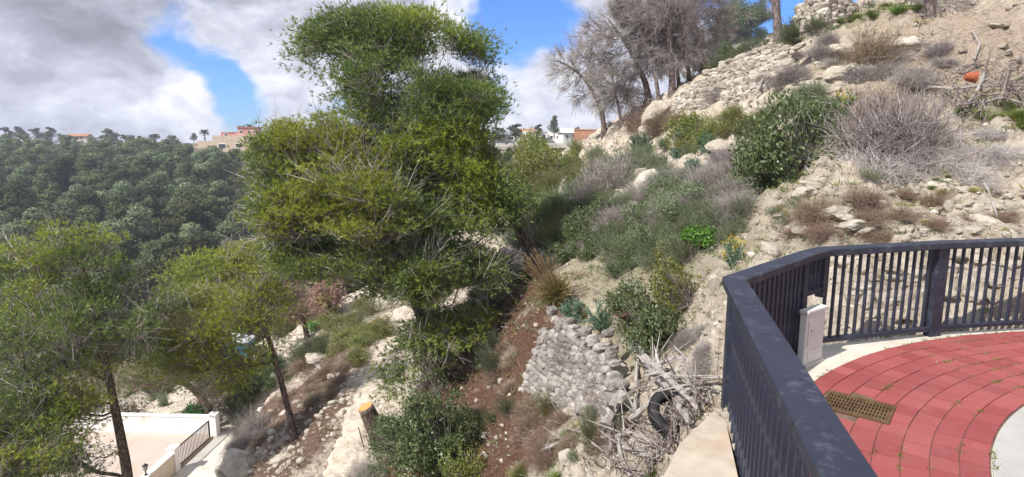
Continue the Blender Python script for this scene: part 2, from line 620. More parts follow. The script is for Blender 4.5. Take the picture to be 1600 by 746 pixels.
ccol = w.ramp(w.math('MULTIPLY', shade, .9, True), [(.0, (1.0, 1.0, 1.03)), (.26, (.74, .765, .88)), (.58, (.46, .475, .57)), (1, (.25, .255, .31))])
ccol = w.n('VectorMath', {0: ccol, 'Scale': .78 / STR}, operation='SCALE').outputs[0]
blue = w.mix(1.0, sky.outputs[0], (.50, .76, 1.26), 'MULTIPLY')
allc = w.mix(cover, blue, (1, 1, 1))
wt.links.new(ccol, allc.node.inputs[7])
bg = w.n('Background', {'Color': allc, 'Strength': STR})
W.cycles.sampling_method = 'MANUAL'
W.cycles.sample_map_resolution = 256
wo = wt.nodes.new('ShaderNodeOutputWorld')
wt.links.new(bg.outputs[0], wo.inputs[0])

SC.view_settings.view_transform = 'Standard'
SC.view_settings.look = 'None'
SC.view_settings.exposure = 0.52
SC.view_settings.gamma = 1
SC.cycles.max_bounces = 6
SC.cycles.transparent_max_bounces = 4
SC.cycles.use_denoising = True

# ------------------------------------------------------------------ ground
az = np.concatenate([np.linspace(-180, -62, 60)[:-1], np.linspace(-62, 60, 760), np.linspace(60, 180, 60)[1:-1]]) * math.pi / 180
rr = np.exp(np.concatenate([np.linspace(math.log(.8), math.log(3), 16)[:-1], np.linspace(math.log(3), math.log(60), 560)[:-1], np.linspace(math.log(60), math.log(430), 90)]))
A, R_ = np.meshgrid(az, rr)
GX, GY = R_ * np.sin(A), R_ * np.cos(A)
GZZ = H(GX, GY)
nr, na = GX.shape
V = np.stack([GX, GY, GZZ], -1).reshape(-1, 3)
V = np.concatenate([V, [[0, 0, ground(0, 0)]]])
i, j = np.meshgrid(np.arange(nr - 1), np.arange(na), indexing='ij')
j2 = (j + 1) % na
f4 = np.stack([i * na + j, i * na + j2, (i + 1) * na + j2, (i + 1) * na + j], -1).reshape(-1, 4)[:, ::-1]
f3 = np.stack([np.full(na, nr * na), (np.arange(na) + 1) % na, np.arange(na)], -1)[:, ::-1]
mb = MB()
mb.add(V, f4)
mb.f.append(f3)
mb.m.append(np.zeros(na, np.int32))


def blobs_w(spots, default_r):
    out = np.zeros(len(V))
    for s in spots:
        p = hit(s[0], s[1])
        r = s[2] if len(s) > 2 else default_r
        out = np.maximum(out, np.exp(-((V[:, 0] - p[0]) ** 2 + (V[:, 1] - p[1]) ** 2) / r ** 2))
    return out


red = blobs_w([(780, 600), (745, 640), (805, 545), (790, 485), (740, 560), (700, 700), (640, 690), (760, 700), (610, 725), (815, 470), (720, 530), (690, 600), (770, 560), (815, 520), (812, 575), (795, 640), (800, 690), (720, 600), (830, 640)], 1.5)
brown = blobs_w([(470, 690), (430, 735), (500, 600), (520, 560), (440, 640), (480, 640), (400, 690), (540, 540)], 2.3)
green = blobs_w([(900, 300), (1000, 400), (850, 330), (950, 380), (820, 290), (1070, 330), (1060, 420), (560, 500, 3), (700, 500, 2), (900, 420), (1560, 185, 1.6), (1330, 30, 2), (530, 500, 4), (1300, 330, 1), (880, 690, .8)], 3)
far = sstep(45, 75, np.hypot(V[:, 0], V[:, 1]))
tan = blobs_w([(1500, 60, 4.5), (1400, 130, 2), (1560, 110, 3), (1330, 230, 1.2), (1230, 40, 3)], 3)
me = mb.mesh('ground', [], True)
at_ = me.color_attributes.new('zone', 'FLOAT_COLOR', 'POINT')
zc = np.stack([red, brown, np.maximum(green, 0), tan], -1).astype(np.float32)
at_.data.foreach_set('color', zc.ravel())
a2 = me.attributes.new('far', 'FLOAT', 'POINT')
a2.data.foreach_set('value', far.astype(np.float32))

m = N('hillside_earth')
zn = m.n('Attribute', attribute_name='zone')
sep = m.n('SeparateColor', {0: zn.outputs['Color']})
fr = m.n('Attribute', attribute_name='far').outputs['Fac']
co = m.coord()
nA, nB, nC = m.noise(.9, 8, .65), m.noise(4.5, 8, .7), m.noise(17, 6, .75)
vor = m.n('TexVoronoi', {'Vector': m.n('VectorMath', {0: co, 1: (1, 1, 1.6)}, operation='MULTIPLY').outputs[0], 'Scale': 5.5, 'Randomness': 1.0}, feature='F1')
vor2 = m.n('TexVoronoi', {'Vector': co, 'Scale': 19.0}, feature='F1')
base = m.ramp(nB, [(.28, (.28, .22, .16)), (.42, (.47, .395, .305)), (.57, (.65, .575, .47)), (.75, (.75, .695, .60))])
base = m.mix(m.math('MULTIPLY', m.math('SUBTRACT', nA, .54, True), 2.4, True), base, (.40, .31, .215))
base = m.mix(m.math('MULTIPLY', m.math('SUBTRACT', .22, vor2.outputs['Distance'], True), 3.0, True), base, (.60, .56, .49))
base = m.mix(m.math('MULTIPLY', m.math('SUBTRACT', nC, .55, True), 3.5, True), base, (.20, .155, .105))


def zone(fac, thr=.42, k=5.0):
    a = m.math('ADD', fac, m.math('ADD', m.math('MULTIPLY', m.math('SUBTRACT', nB, .5), 1.3), m.math('MULTIPLY', m.math('SUBTRACT', nA, .5), 1.2)))
    return m.math('MULTIPLY', m.math('SUBTRACT', a, thr, True), k, True)


tan_c = m.ramp(nC, [(.3, (.26, .195, .14)), (.7, (.50, .40, .30))])
base = m.mix(m.math('MULTIPLY', zone(zn.outputs['Alpha'], .4, 2), .75), base, tan_c)
grn_c = m.ramp(nC, [(.3, (.075, .085, .030)), (.55, (.14, .15, .05)), (.75, (.28, .24, .12))])
base = m.mix(m.math('MULTIPLY', zone(sep.outputs['Blue'], .55, 1.8), .55), base, grn_c)
brn_c = m.ramp(nC, [(.3, (.085, .055, .04)), (.6, (.20, .135, .10)), (.8, (.38, .30, .23))])
base = m.mix(zone(sep.outputs['Green'], .36, 3.5), base, brn_c)
red_c = m.ramp(nC, [(.3, (.085, .047, .033)), (.55, (.155, .085, .058)), (.8, (.33, .23, .165))])
base = m.mix(zone(sep.outputs['Red'], .42, 2.6), base, red_c)
far_c = m.ramp(m.noise(.12, 8, .7), [(.35, (.05, .06, .025)), (.55, (.16, .125, .075)), (.72, (.36, .27, .19))])
base = m.mix(fr, base, far_c)
hgt = m.math('ADD', m.math('MULTIPLY', nC, .5), m.math('ADD', nB, m.math('MULTIPLY', m.math('SUBTRACT', .5, vor.outputs['Distance'], True), .9)))
m.bsdf(base, .95, m.bump(hgt, 1.0, .16), spec=.1)
me.materials.append(m.mat)
g = link('ground', me)
tag(g, 'pale limestone hillside with bare earth dropping to the wooded valley', None, None, 'structure')

# dirt path: a ribbon bedded into the slope
pts = []
for a, b in zip(PATH[:-1], PATH[1:]):
    for t in np.linspace(0, 1, 60, endpoint=False):
        pts.append(a + (b - a) * t)
pts = np.array(pts)
k = np.ones(41) / 41
sm = np.stack([np.convolve(np.pad(pts[:, q], 20, 'edge'), k, 'valid') for q in range(3)], 1)
tg = np.gradient(sm[:, :2], axis=0)
tg /= np.linalg.norm(tg, axis=1)[:, None]
nor = np.stack([tg[:, 1], -tg[:, 0]], 1)
us = np.linspace(-.95, .85, 44)
px_ = sm[:, None, 0] + nor[:, None, 0] * us[None]
py_ = sm[:, None, 1] + nor[:, None, 1] * us[None]
edge = 1 - sstep(.35, .85, np.abs(us)[None] + .35 * fbm(px_ / .5, py_ / .5, 66, 3))
zz = H(px_, py_) + .05 * edge - .06 * (1 - edge) + .09 * fbm(px_ / .4, py_ / .4, 77, 4) - .06 * np.exp(-((np.abs(us)[None] - .45) / .12) ** 2)
mb = MB()
n0, n1_ = px_.shape
i, j = np.meshgrid(np.arange(n0 - 1), np.arange(n1_ - 1), indexing='ij')
mb.add(np.stack([px_, py_, zz], -1).reshape(-1, 3), np.stack([i * n1_ + j, i * n1_ + j + 1, (i + 1) * n1_ + j + 1, (i + 1) * n1_ + j], -1).reshape(-1, 4))
m = N('path_dust')
nB, nC = m.noise(2.2, 8, .7), m.noise(14, 6, .75)
c = m.ramp(nB, [(.3, (.33, .26, .19)), (.47, (.50, .43, .34)), (.66, (.62, .555, .46))])
c = m.mix(m.math('MULTIPLY', m.math('SUBTRACT', nC, .56, True), 4, True), c, (.24, .18, .125))
m.bsdf(c, .95, m.bump(m.math('ADD', nB, nC), .7, .06), spec=.1)
o = mb.build('dirt_path', m.mat, smooth=True)
tag(o, 'pale dusty dirt track running down the slope past the tree stump', None, None, 'structure')

# ------------------------------------------------------------------ terrace, railing
conc = plain('concrete', (.40, .345, .27), .9, .25, 4.5, .35, dirt=(.36, .19, .09))
kerbm = plain('pale_concrete', (.52, .48, .41), .9, .15, 5, .25, dirt=(.33, .29, .22))


def prism(mb, poly, z0, z1, m=0):
    n = len(poly)
    v = [(x, y, z0) for x, y in poly] + [(x, y, z1) for x, y in poly]
    n0 = mb.n
    mb.add(v, [(q, (q + 1) % n, n + (q + 1) % n, n + q) for q in range(n)], m)
    # triangle fans are not safe on concave outlines: let bmesh fill the caps
    bm = bmesh.new()
    vs = [bm.verts.new((x, y, z1)) for x, y in poly]
    f = bm.faces.new(vs)
    bmesh.ops.triangulate(bm, faces=[f])
    bm.verts.index_update()
    tri = np.array([[q.index for q in f.verts] for f in bm.faces])
    bm.free()
    a = sum((poly[q][0] * poly[(q + 1) % n][1] - poly[(q + 1) % n][0] * poly[q][1]) for q in range(n))
    if a < 0:
        tri = tri[:, ::-1]
    mb.f.append(tri + n + n0)
    mb.m.append(np.full(len(tri), m, np.int32))
    mb.f.append(tri[:, ::-1] + n0)
    mb.m.append(np.full(len(tri), m, np.int32))


mb = MB()
prism(mb, [(x, y) for x, y in PLAT], -1.6, 0.0)
tag(mb.build('terrace', kerbm), 'pale concrete terrace slab carrying the red pavers', None, None, 'structure')

CX, CY = 5.69, 0.80
R0, R1, NC = 3.71, 4.84, 8
pav = N('red_pavers')
g = pav.n('NewGeometry')
c = pav.ramp(g.outputs['Random Per Island'], [(0, (.225, .048, .048)), (.5, (.262, .062, .060)), (1, (.300, .080, .075))])
nz = pav.noise(5, 6, .7)
c = pav.mix(pav.math('MULTIPLY', pav.math('SUBTRACT', nz, .55, True), 2.0, True), c, (.36, .13, .13))
c = pav.mix(pav.math('MULTIPLY', pav.math('SUBTRACT', pav.noise(1.3, 7, .75), .5, True), 2.2, True), c, (.21, .085, .075))
c = pav.mix(pav.math('MULTIPLY', pav.math('SUBTRACT', pav.noise(40, 3, .6), .60, True), 3.0, True), c, (.15, .035, .035))
pav.bsdf(c, .75, pav.bump(pav.noise(60, 4), .25, .004), spec=.3)
jm = plain('paver_joint', (.15, .09, .07), .95, .5, 12, .4, dirt=(.09, .10, .04))
mb = MB()
r = np.random.default_rng(3)
th0, th1 = RAD(40), RAD(205)


def ring(mb, r0, r1, a0, a1, z0, z1, n, m=0):
    th = np.linspace(a0, a1, n + 1)
    v = []
    for t in th:
        for rad in (r0, r1):
            for z in (z0, z1):
                v.append((CX + rad * math.cos(t), CY + rad * math.sin(t), z))
    f = []
    for q in range(n):
        b = q * 4
        f += [(b + 1, b + 5, b + 7, b + 3), (b + 0, b + 1, b + 3, b + 2)] if q == 0 else [(b + 1, b + 5, b + 7, b + 3)]
        f += [(b + 0, b + 4, b + 5, b + 1), (b + 2, b + 3, b + 7, b + 6)]
    b = n * 4
    f.append((b, b + 2, b + 3, b + 1))
    mb.add(v, f, m)


GR = np.array([2.475, 3.89])     # the drain lies here
grang = math.atan2(-.30, .31) + RAD(4)
grx = np.array([math.cos(grang), math.sin(grang)])
gry = np.array([-grx[1], grx[0]])
mbj = MB()
ring(mbj, R0 - .005, R1, th0, th1, .001, .006, 90, 1)
dr = (R1 - R0) / NC
for c_ in range(NC):
    ra, rb = R0 + c_ * dr + .0028, R0 + (c_ + 1) * dr - .0028
    L = .185
    nn = int((th1 - th0) * (ra + rb) / 2 / L)
    o_ = r.random() * L / ra
    for q in range(nn):
        a0 = th0 + o_ + q * (th1 - th0 - .1) / nn
        a1 = th0 + o_ + (q + 1) * (th1 - th0 - .1) / nn
        mid = np.array([CX + (ra + rb) / 2 * math.cos((a0 + a1) / 2), CY + (ra + rb) / 2 * math.sin((a0 + a1) / 2)]) - GR
        if abs(mid @ grx) < .20 and abs(mid @ gry) < .19:
            continue
        ring(mb, ra, rb, a0 + .0035 / ra, a1 - .0035 / ra, .004, .014 + r.normal() * .0013, 2, 0)
mb.f += [f + mb.n for f in mbj.f]
mb.v += mbj.v
mb.m += mbj.m
mb.n += mbj.n
tag(mb.build('pavement', [pav.mat, jm]), 'red paver band laid in curved courses round the grey concrete', None, None, 'structure')
mb = MB()
th = np.linspace(th0, th1, 90)
poly = [(CX + (R0 - .012) * math.cos(t), CY + (R0 - .012) * math.sin(t)) for t in th] + [(2.4, -2.8), (9.3, -2.8), (9.3, 3.2)]
prism(mb, poly, .002, .012)
tag(mb.build('road', plain('grey_concrete', (.36, .35, .33), .9, .15, 4, .2, dirt=(.25, .24, .2))), 'grey concrete surface inside the curve of red pavers', None, None, 'structure')

# moss and weeds in the joints
p = []
for q in range(1500):
    c_ = r.integers(1, NC + 1)
    t = th0 + r.random() ** .8 * (th1 - th0)
    rad = R0 + c_ * dr if r.random() < .9 else R0 - .01
    p.append((CX + rad * math.cos(t) + r.normal() * .006, CY + rad * math.sin(t) + r.normal() * .006, .012))
p = np.array(p)
keep = vnoise(p[:, 0] * 3.1, p[:, 1] * 3.1, 8) > .12
p = p[keep]
p = np.repeat(p, 10, 0) + r.normal(size=(len(p) * 10, 3)) * np.array([.012, .012, 0])
d = r.normal(size=(len(p), 3)) * .6 + np.array([0, 0, .7])
d /= np.linalg.norm(d, axis=1)[:, None]
mb = MB()
mb.blades(p, d, .012 + .016 * r.random(len(p)), .006)
tag(mb.build('joint_weeds', M['olive']), 'tiny moss and weeds sprouting in the paver joints', None, None, 'stuff')

# drain
rust = plain('rusty_iron', (.105, .062, .032), .75, .5, 25, .4, metal=.2, dirt=(.19, .13, .06))
dark = plain('dark_hole', (.012, .011, .010), .95, .2)
t = thing('drain_grate', 'rusty iron drain grate set into the red pavers', 'drain grate', (GR[0], GR[1], 0), None, grang)
mb = MB()
mb.box((0, 0, .008), (.40, .32, .004))
mb.build('gutter', dark, t)
mb = MB()
for s_ in (-1, 1):
    mb.box((0, s_ * .163, .018), (.43, .022, .016), bev=.003)
    mb.box((s_ * .205, 0, .018), (.020, .302, .016), bev=.003)
mb.build('rim', rust, t)
mb = MB()
for q in range(19):
    mb.box((-.185 + q * .0205, 0, .017), (.0095, .302, .012))
for q in range(5):
    mb.box((0, -.124 + q * .062, .0175), (.388, .011, .010))
mb.build('bars', rust, t)

# railing
navy = N('navy_paint')
nz = navy.noise(3, 6, .7)
c = navy.ramp(nz, [(.3, (.014, .017, .030)), (.7, (.024, .028, .048))])
c = navy.mix(navy.math('MULTIPLY', navy.math('SUBTRACT', navy.noise(9, 8, .75),   .52, True), 3.5, True), c, (.10, .108, .13))
navy.bsdf(c, navy.ramp(navy.noise(12, 5), [(.3, (.42,) * 3), (.7, (.62,) * 3)]), navy.bump(navy.noise(90, 3), .2, .002), spec=.4)
NAVY = navy.mat
RH = .95
RAIL = [np.array(q) for q in [(.22, -1.5), (.60, 0), (.965, 1.58), (1.56, 3.95), (2.567, 4.93), (2.84, 5.15), (4.18, 5.52), (5.10, 5.68), (6.6, 5.9), (9.4, 6.0)]]
t = thing('railing', 'dark navy metal railing with flat handrail curving round the terrace', 'railing', (1.56, 3.95, 0))
T0 = np.array([1.56, 3.95, 0])


def strip(mb, pts, w_, z0, z1, bev=.006):
    """a flat bar mitred round its corners"""
    pts = [np.array(q) for q in pts]
    n = len(pts)
    sec = []
    for q in range(n):
        a = pts[q] - pts[q - 1] if q else pts[1] - pts[0]
        b = pts[q + 1] - pts[q] if q < n - 1 else a
        a, b = a / np.linalg.norm(a), b / np.linalg.norm(b)
        na, nb = np.array([a[1], -a[0]]), np.array([b[1], -b[0]])
        mt = na + nb
        mt = mt / np.linalg.norm(mt)
        sc = w_ / 2 / max(.3, mt @ na)
        ring_ = []
        for (u, z) in ((-1, z0 + bev), (-1, z1 - bev), (-1 + 2 * bev / w_, z1), (1 - 2 * bev / w_, z1), (1, z1 - bev), (1, z0 + bev), (1 - 2 * bev / w_, z0), (-1 + 2 * bev / w_, z0)):
            ring_.append((*(pts[q] + mt * sc * u), z))
        sec.append(ring_)
    v = np.array(sec).reshape(-1, 3)
    f = []
    for q in range(n - 1):
        for e in range(8):
            f.append((q * 8 + e, q * 8 + (e + 1) % 8, q * 8 + 8 + (e + 1) % 8, q * 8 + 8 + e))
    n0 = mb.n
    mb.add(v - T0, f)
    mb.f.append(np.array([list(range(8)), [(n - 1) * 8 + e for e in range(8)][::-1]]) + n0)
    mb.m.append(np.zeros(2, np.int32))


mb = MB()
strip(mb, RAIL, .155, RH - .065, RH, .008)
mb.build('handrail', NAVY, t)


def seg(a, b):
    d = b - a
    return math.atan2(d[1], d[0]), np.linalg.norm(d), d / np.linalg.norm(d)


def balusters(a, b, n, z0, z1, size=(.022, .024), skip=()):
    ang, L, d = seg(a, b)
    base = None
    for q in range(n):
        if q in skip:
            continue
        p_ = a + d * L * (q + .5) / n
        if base is None:
            mb = MB()
            mb.box((0, 0, 0), (size[0], size[1], z1 - z0), bev=.002)
            base = mb.mesh('baluster', NAVY)
        o = link('baluster', base, t, (p_[0] - T0[0], p_[1] - T0[1], (z0 + z1) / 2))
        o.rotation_euler = (0, 0, ang)


def post(p_, ang, z0, z1, w_=.13, d_=.07):
    mb = MB()
    mb.box((0, 0, (z0 + z1) / 2), (w_, d_, z1 - z0), bev=.004)
    o = mb.build('post', NAVY, t, (p_[0] - T0[0], p_[1] - T0[1], 0))
    o.rotation_euler = (0, 0, ang)


LOW = -.72
TOP = RH - .064
a3, b3 = RAIL[2], RAIL[3]
ang3 = seg(a3, b3)[0]
# near run, hung on the face of the slab
balusters(RAIL[1], RAIL[2], 12, LOW + .045, TOP)
balusters(a3 + (b3 - a3) * .02, b3 - (b3 - a3) * .04, 21, LOW + .045, TOP)
post(b3 - seg(a3, b3)[2] * .02, ang3, LOW, TOP, .12, .07)
for a, b in ((RAIL[1], a3), (a3, b3)):
    mb = MB()
    strip(mb, [a, b], .05, LOW, LOW + .045, .004)
    mb.build('bottom_rail', NAVY, t)
# second run, close bars
e = RAIL[4] - seg(RAIL[3], RAIL[4])[2] * .04
balusters(b3 + (RAIL[4] - b3) * .06, RAIL[4] - (RAIL[4] - b3) * .08, 13, -.1, TOP, (.05, .034))
post(e, seg(RAIL[3], RAIL[4])[0], -.12, TOP, .11, .06)
mb = MB()
strip(mb, [b3 + (RAIL[4] - b3) * .05, e], .05, -.14, -.10, .004)
mb.build('bottom_rail', NAVY, t)
# short raised run over the cabinet
balusters(RAIL[4] + (RAIL[5] - RAIL[4]) * .08, RAIL[5] - (RAIL[5] - RAIL[4]) * .2, 3, .60, TOP, (.022, .036))
mb = MB()
strip(mb, [RAIL[4], RAIL[5]], .05, .555, .60, .004)
mb.build('bottom_rail', NAVY, t)
post(RAIL[5], seg(RAIL[4], RAIL[5])[0], .50, TOP, .10, .07)
# far runs
balusters(RAIL[5], RAIL[6], 15, .10, TOP)
for q, nb in ((6, 9), (7, 15), (8, 24)):
    balusters(RAIL[q], RAIL[q + 1], nb, .11, TOP)
post(RAIL[6], seg(RAIL[5], RAIL[6])[0], -.0, TOP, .135, .075)
post(RAIL[8], seg(RAIL[7], RAIL[8])[0], -.0, TOP, .135, .075)
mb = MB()
strip(mb, [RAIL[5] - seg(RAIL[5], RAIL[6])[2] * .02, RAIL[6]], .055, .055, .10, .004)
mb.build('bottom_rail', NAVY, t)
mb = MB()
strip(mb, RAIL[6:], .055, .062, .108, .004)
mb.build('bottom_rail', NAVY, t)

# utility cabinet under the raised run
ang = RAD(36)
bx = np.array([2.475, 4.66, 0]) + rotz(ang) @ np.array([.15, .03, 0])
t = thing('utility_cabinet', 'small off-white utility cabinet standing under the railing', 'utility cabinet', (bx[0], bx[1], 0), None, ang)
wm = plain('cabinet_white', (.60, .59, .56), .6, .12, 5, .12, dirt=(.36, .31, .25))
mb = MB()
mb.box((0, .0, .235), (.32, .06, .47), bev=.012)
mb.build('housing', wm, t)
mb = MB()
mb.box((0, -.004, .485), (.335, .085, .035), bev=.014)
mb.build('lid', wm, t)
mb = MB()
mb.box((0, -.033, .31), (.25, .012, .25), bev=.004)
d_ = mb.build('door', wm, t)
mb = MB()
mb.box((-.085, -.041, .32), (.012, .008, .02), bev=.002)
mb.build('lock', plain('dull_metal', (.3, .3, .3), .4, .1, metal=.8), d_)
mb = MB()
mb.box((0, -.031, .10), (.20, .008, .08), bev=.003)
mb.build('lower_panel', wm, t)
mb = MB()
mb.box((0, 0, .01), (.30, .10, .03), bev=.005)
mb.build('plinth', kerbm, t)

# concrete buttress outside the near railing
mb = MB()
prism(mb, [(.20, 1.9), (.58, 2.5), (.85, 3.02), (1.07, 3.43), (1.485, 3.94), (1.515, 3.88), (1.305, 3.08), (.97, 1.75)], -1.9, -.02)
b = mb.build('concrete_buttress', conc)
tag(b, 'rust-stained sloping concrete buttress outside the near railing', 'buttress')

# ------------------------------------------------------------------ trees
def unit(v):
    return v / (np.linalg.norm(v, axis=-1, keepdims=True) + 1e-9)


def catmull(P, step=.22):
    P = np.asarray(P, float)
    Q = np.concatenate([[2 * P[0] - P[1]], P, [2 * P[-1] - P[-2]]])
    out = []
    for k in range(1, len(Q) - 2):
        n = max(2, int(np.linalg.norm(Q[k + 1] - Q[k]) / step))
        for t in np.linspace(0, 1, n, endpoint=False):
            out.append(.5 * ((2 * Q[k]) + (-Q[k - 1] + Q[k + 1]) * t + (2 * Q[k - 1] - 5 * Q[k] + 4 * Q[k + 1] - Q[k + 2]) * t * t + (-Q[k - 1] + 3 * Q[k] - 3 * Q[k + 1] + Q[k + 2]) * t ** 3))
    out.append(P[-1])
    return np.array(out)


class Skeleton:
    def __init__(s, trunk, seed):
        s.r = np.random.default_rng(seed)
        s.pos = [p for p in trunk]
        s.par = [-1] + list(range(len(trunk) - 1))
        s.nt = len(trunk)
        L = np.concatenate([[0], np.cumsum(np.linalg.norm(np.diff(trunk, axis=0), axis=1))])
        s.dist = list(L)
        s.runs = [list(range(len(trunk)))]

    def reach(s, target, start=.25, droop=.1, step=.35, wob=.12):
        P = np.array(s.pos)
        D = np.array(s.dist)
        d = np.linalg.norm(P - target, axis=1)
        ok = D > D[s.nt - 1] * start
        cost = d + .35 * D + np.where(ok, 0, 1e3) + np.where(P[:, 2] > target[2] + .4, 1.0 + (P[:, 2] - target[2]), 0)
        k = int(np.argmin(cost))
        a = P[k]
        L = d[k]
        if L < .05:
            return k
        n = max(2, int(L / step))
        t = np.linspace(0, 1, n + 1)[1:]
        q = a + (target - a) * t[:, None]
        q[:, 2] += -droop * L * np.sin(t * math.pi) * (.4 + .6 * s.r.random())
        w_ = s.r.normal(size=3) * wob * L
        q += np.sin(t * math.pi)[:, None] * w_ + s.r.normal(size=q.shape) * .03 * (1 - t)[:, None]
        run = [k]
        prev = k
        for x in q:
            s.pos.append(x)
            s.par.append(prev)
            s.dist.append(s.dist[prev] + L / n)
            prev = len(s.pos) - 1
            run.append(prev)
        s.runs.append(run)
        return prev

    def radii(s, tip=.007, e=2.35):
        n = len(s.pos)
        acc = np.zeros(n)
        has = np.zeros(n, bool)
        for k in range(n - 1, -1, -1):
            if not has[k]:
                acc[k] = tip ** e
            if s.par[k] >= 0:
                acc[s.par[k]] += acc[k]
                has[s.par[k]] = True
        return acc ** (1 / e)

    def tubes(s, mb, trunk_r, tip=.007, m=0, e=2.35):
        R = s.radii(tip, e)
        P = np.array(s.pos)
        for q, run in enumerate(s.runs):
            r_ = R[run].copy()
            if q == 0:
                base = np.linspace(trunk_r[0], trunk_r[1], len(run))
                r_ = np.maximum(base, np.minimum(r_, base * 1.15))
                r_[:3] *= np.array([1.35, 1.15, 1.05])
                mb.tube(P[run], r_, 9, m)
            else:
                r_[0] = r_[min(1, len(r_) - 1)]
                r_ = np.minimum(r_, trunk_r[0] * .55)
                mb.tube(P[run], r_, 5 if r_[0] > .015 else 3, m, cap=False)


def in_blobs(blobs, n, r, shell=.55, gap=.12, gs=.9, seed=0):
    """spots spread through a crown made of several uneven lobes"""
    vol = np.array([np.prod(b[1]) ** .8 for b in blobs])
    k = r.choice(len(blobs), size=n * 3, p=vol / vol.sum())
    C = np.array([b[0] for b in blobs])[k]
    S = np.array([b[1] for b in blobs])[k]
    u = unit(r.normal(size=(n * 3, 3)))
    rad = (shell ** 3 + (1 - shell ** 3) * r.random((n * 3, 1))) ** (1 / 3) * (1 + .17 * r.normal(size=(n * 3, 1)))
    p = C + S * u * rad
    keep = vnoise3(p / gs, seed) > gap - .25
    return p[keep][:n], (p - C)[keep][:n]


def pblob(px, py, rx, ry, Y, ry_depth=None, dy=0):
    """a lobe of a crown: where it shows, how wide and tall it shows, and its depth"""
    c = at(px, py, Y + dy)
    k = Y / F
    return (c, np.array([rx * k, ry_depth if ry_depth else (rx + ry) / 2 * k, ry * k]))


def pine(name, label, base, trunk, trunk_r, blobs, ncl, mats, seed, tufts=26, needle=.13, wd=.022, spread=(.30, .13), twigs=7, per=6, group=None, droop=.1, start=.25, gap=.12, up=.35, bare=0, cat='pine tree', shell=.55, trunk_mat='bark', twig_mat='twig', tipr=.007, warm=.12, trim=1.0):
    base = np.array(base)
    root = thing(name, label, cat, base, group)
    sk = Skeleton(catmull([np.array(q) - base for q in trunk]), seed)
    r = sk.r
    B = [(c - base, s_ * trim) for c, s_ in blobs]
    p, out = in_blobs(B, ncl, r, shell, gap, seed=seed)
    T = np.array(trunk[len(trunk) // 2]) - base
    p = p[np.argsort(np.linalg.norm(p - T, axis=1))]
    ends = [sk.reach(q, start, droop) for q in p]
    mbt = MB()
    sk.tubes(mbt, trunk_r, tip=tipr)
    mbt.build('trunk', M[trunk_mat], root, smooth=True)
    P = np.array(sk.pos)
    par = np.array([sk.par[k] for k in ends])
    d = unit(p - P[np.maximum(par, 0)] + unit(p - T) * .2 + np.array([0, 0, up * .3]))
    # tufts of needles round each branch end
    n = len(p)
    c = np.repeat(p, tufts, 0)
    dd = np.repeat(d, tufts, 0)
    o = r.normal(size=c.shape) * np.array([spread[0], spread[0], spread[1]])
    tp = c + o + dd * .12
    td = unit(dd * .8 + unit(o) * .9 + np.array([0, 0, up]) + r.normal(size=c.shape) * .25)
    tp2 = np.repeat(tp, per, 0)
    td2 = unit(np.repeat(td, per, 0) + r.normal(size=(len(tp2), 3)) * .55)
    q = len(tp2)
    mb = MB()
    kind = (vnoise3(tp / 1.6, seed + 4) + .15 * r.normal(size=len(tp)) > warm).astype(int)
    kk = np.repeat(kind, per)
    for z in (0, 1):
        s_ = kk == z
        mb.blades(tp2[s_] + td2[s_] * .01, td2[s_], needle * (.6 + .7 * r.random(s_.sum())), wd, z, seed + z)
    crown = mb.build('crown', [M[mats[0]], M[mats[1]]], root)
    # thin bare twigs, seen grey among the needles
    if twigs:
        k = r.integers(0, len(tp), n * twigs)
        a = c[k] - dd[k] * (.15 + .25 * r.random((len(k), 1))) + r.normal(size=(len(k), 3)) * .05
        b = tp[k] + (tp[k] - a) * .15 * r.random((len(k), 1))
        mb = MB()
        mb.sticks(a, b, .0055, .003)
        if bare:
            g_ = r.choice(len(p), bare)
            for z in range(9):
                a = p[g_] + r.normal(size=(bare, 3)) * .12
                dirn = unit(d[g_] + r.normal(size=(bare, 3)) * .6 + np.array([0, 0, -.25]))
                e_ = a + dirn * (.35 + .6 * r.random((bare, 1)))
                mb.sticks(a, e_, .008, .003)
                mb.sticks(a + (e_ - a) * .6, e_ + r.normal(size=(bare, 3)) * .15, .004, .002)
        mb.build('twigs', M[twig_mat], root)
    return root


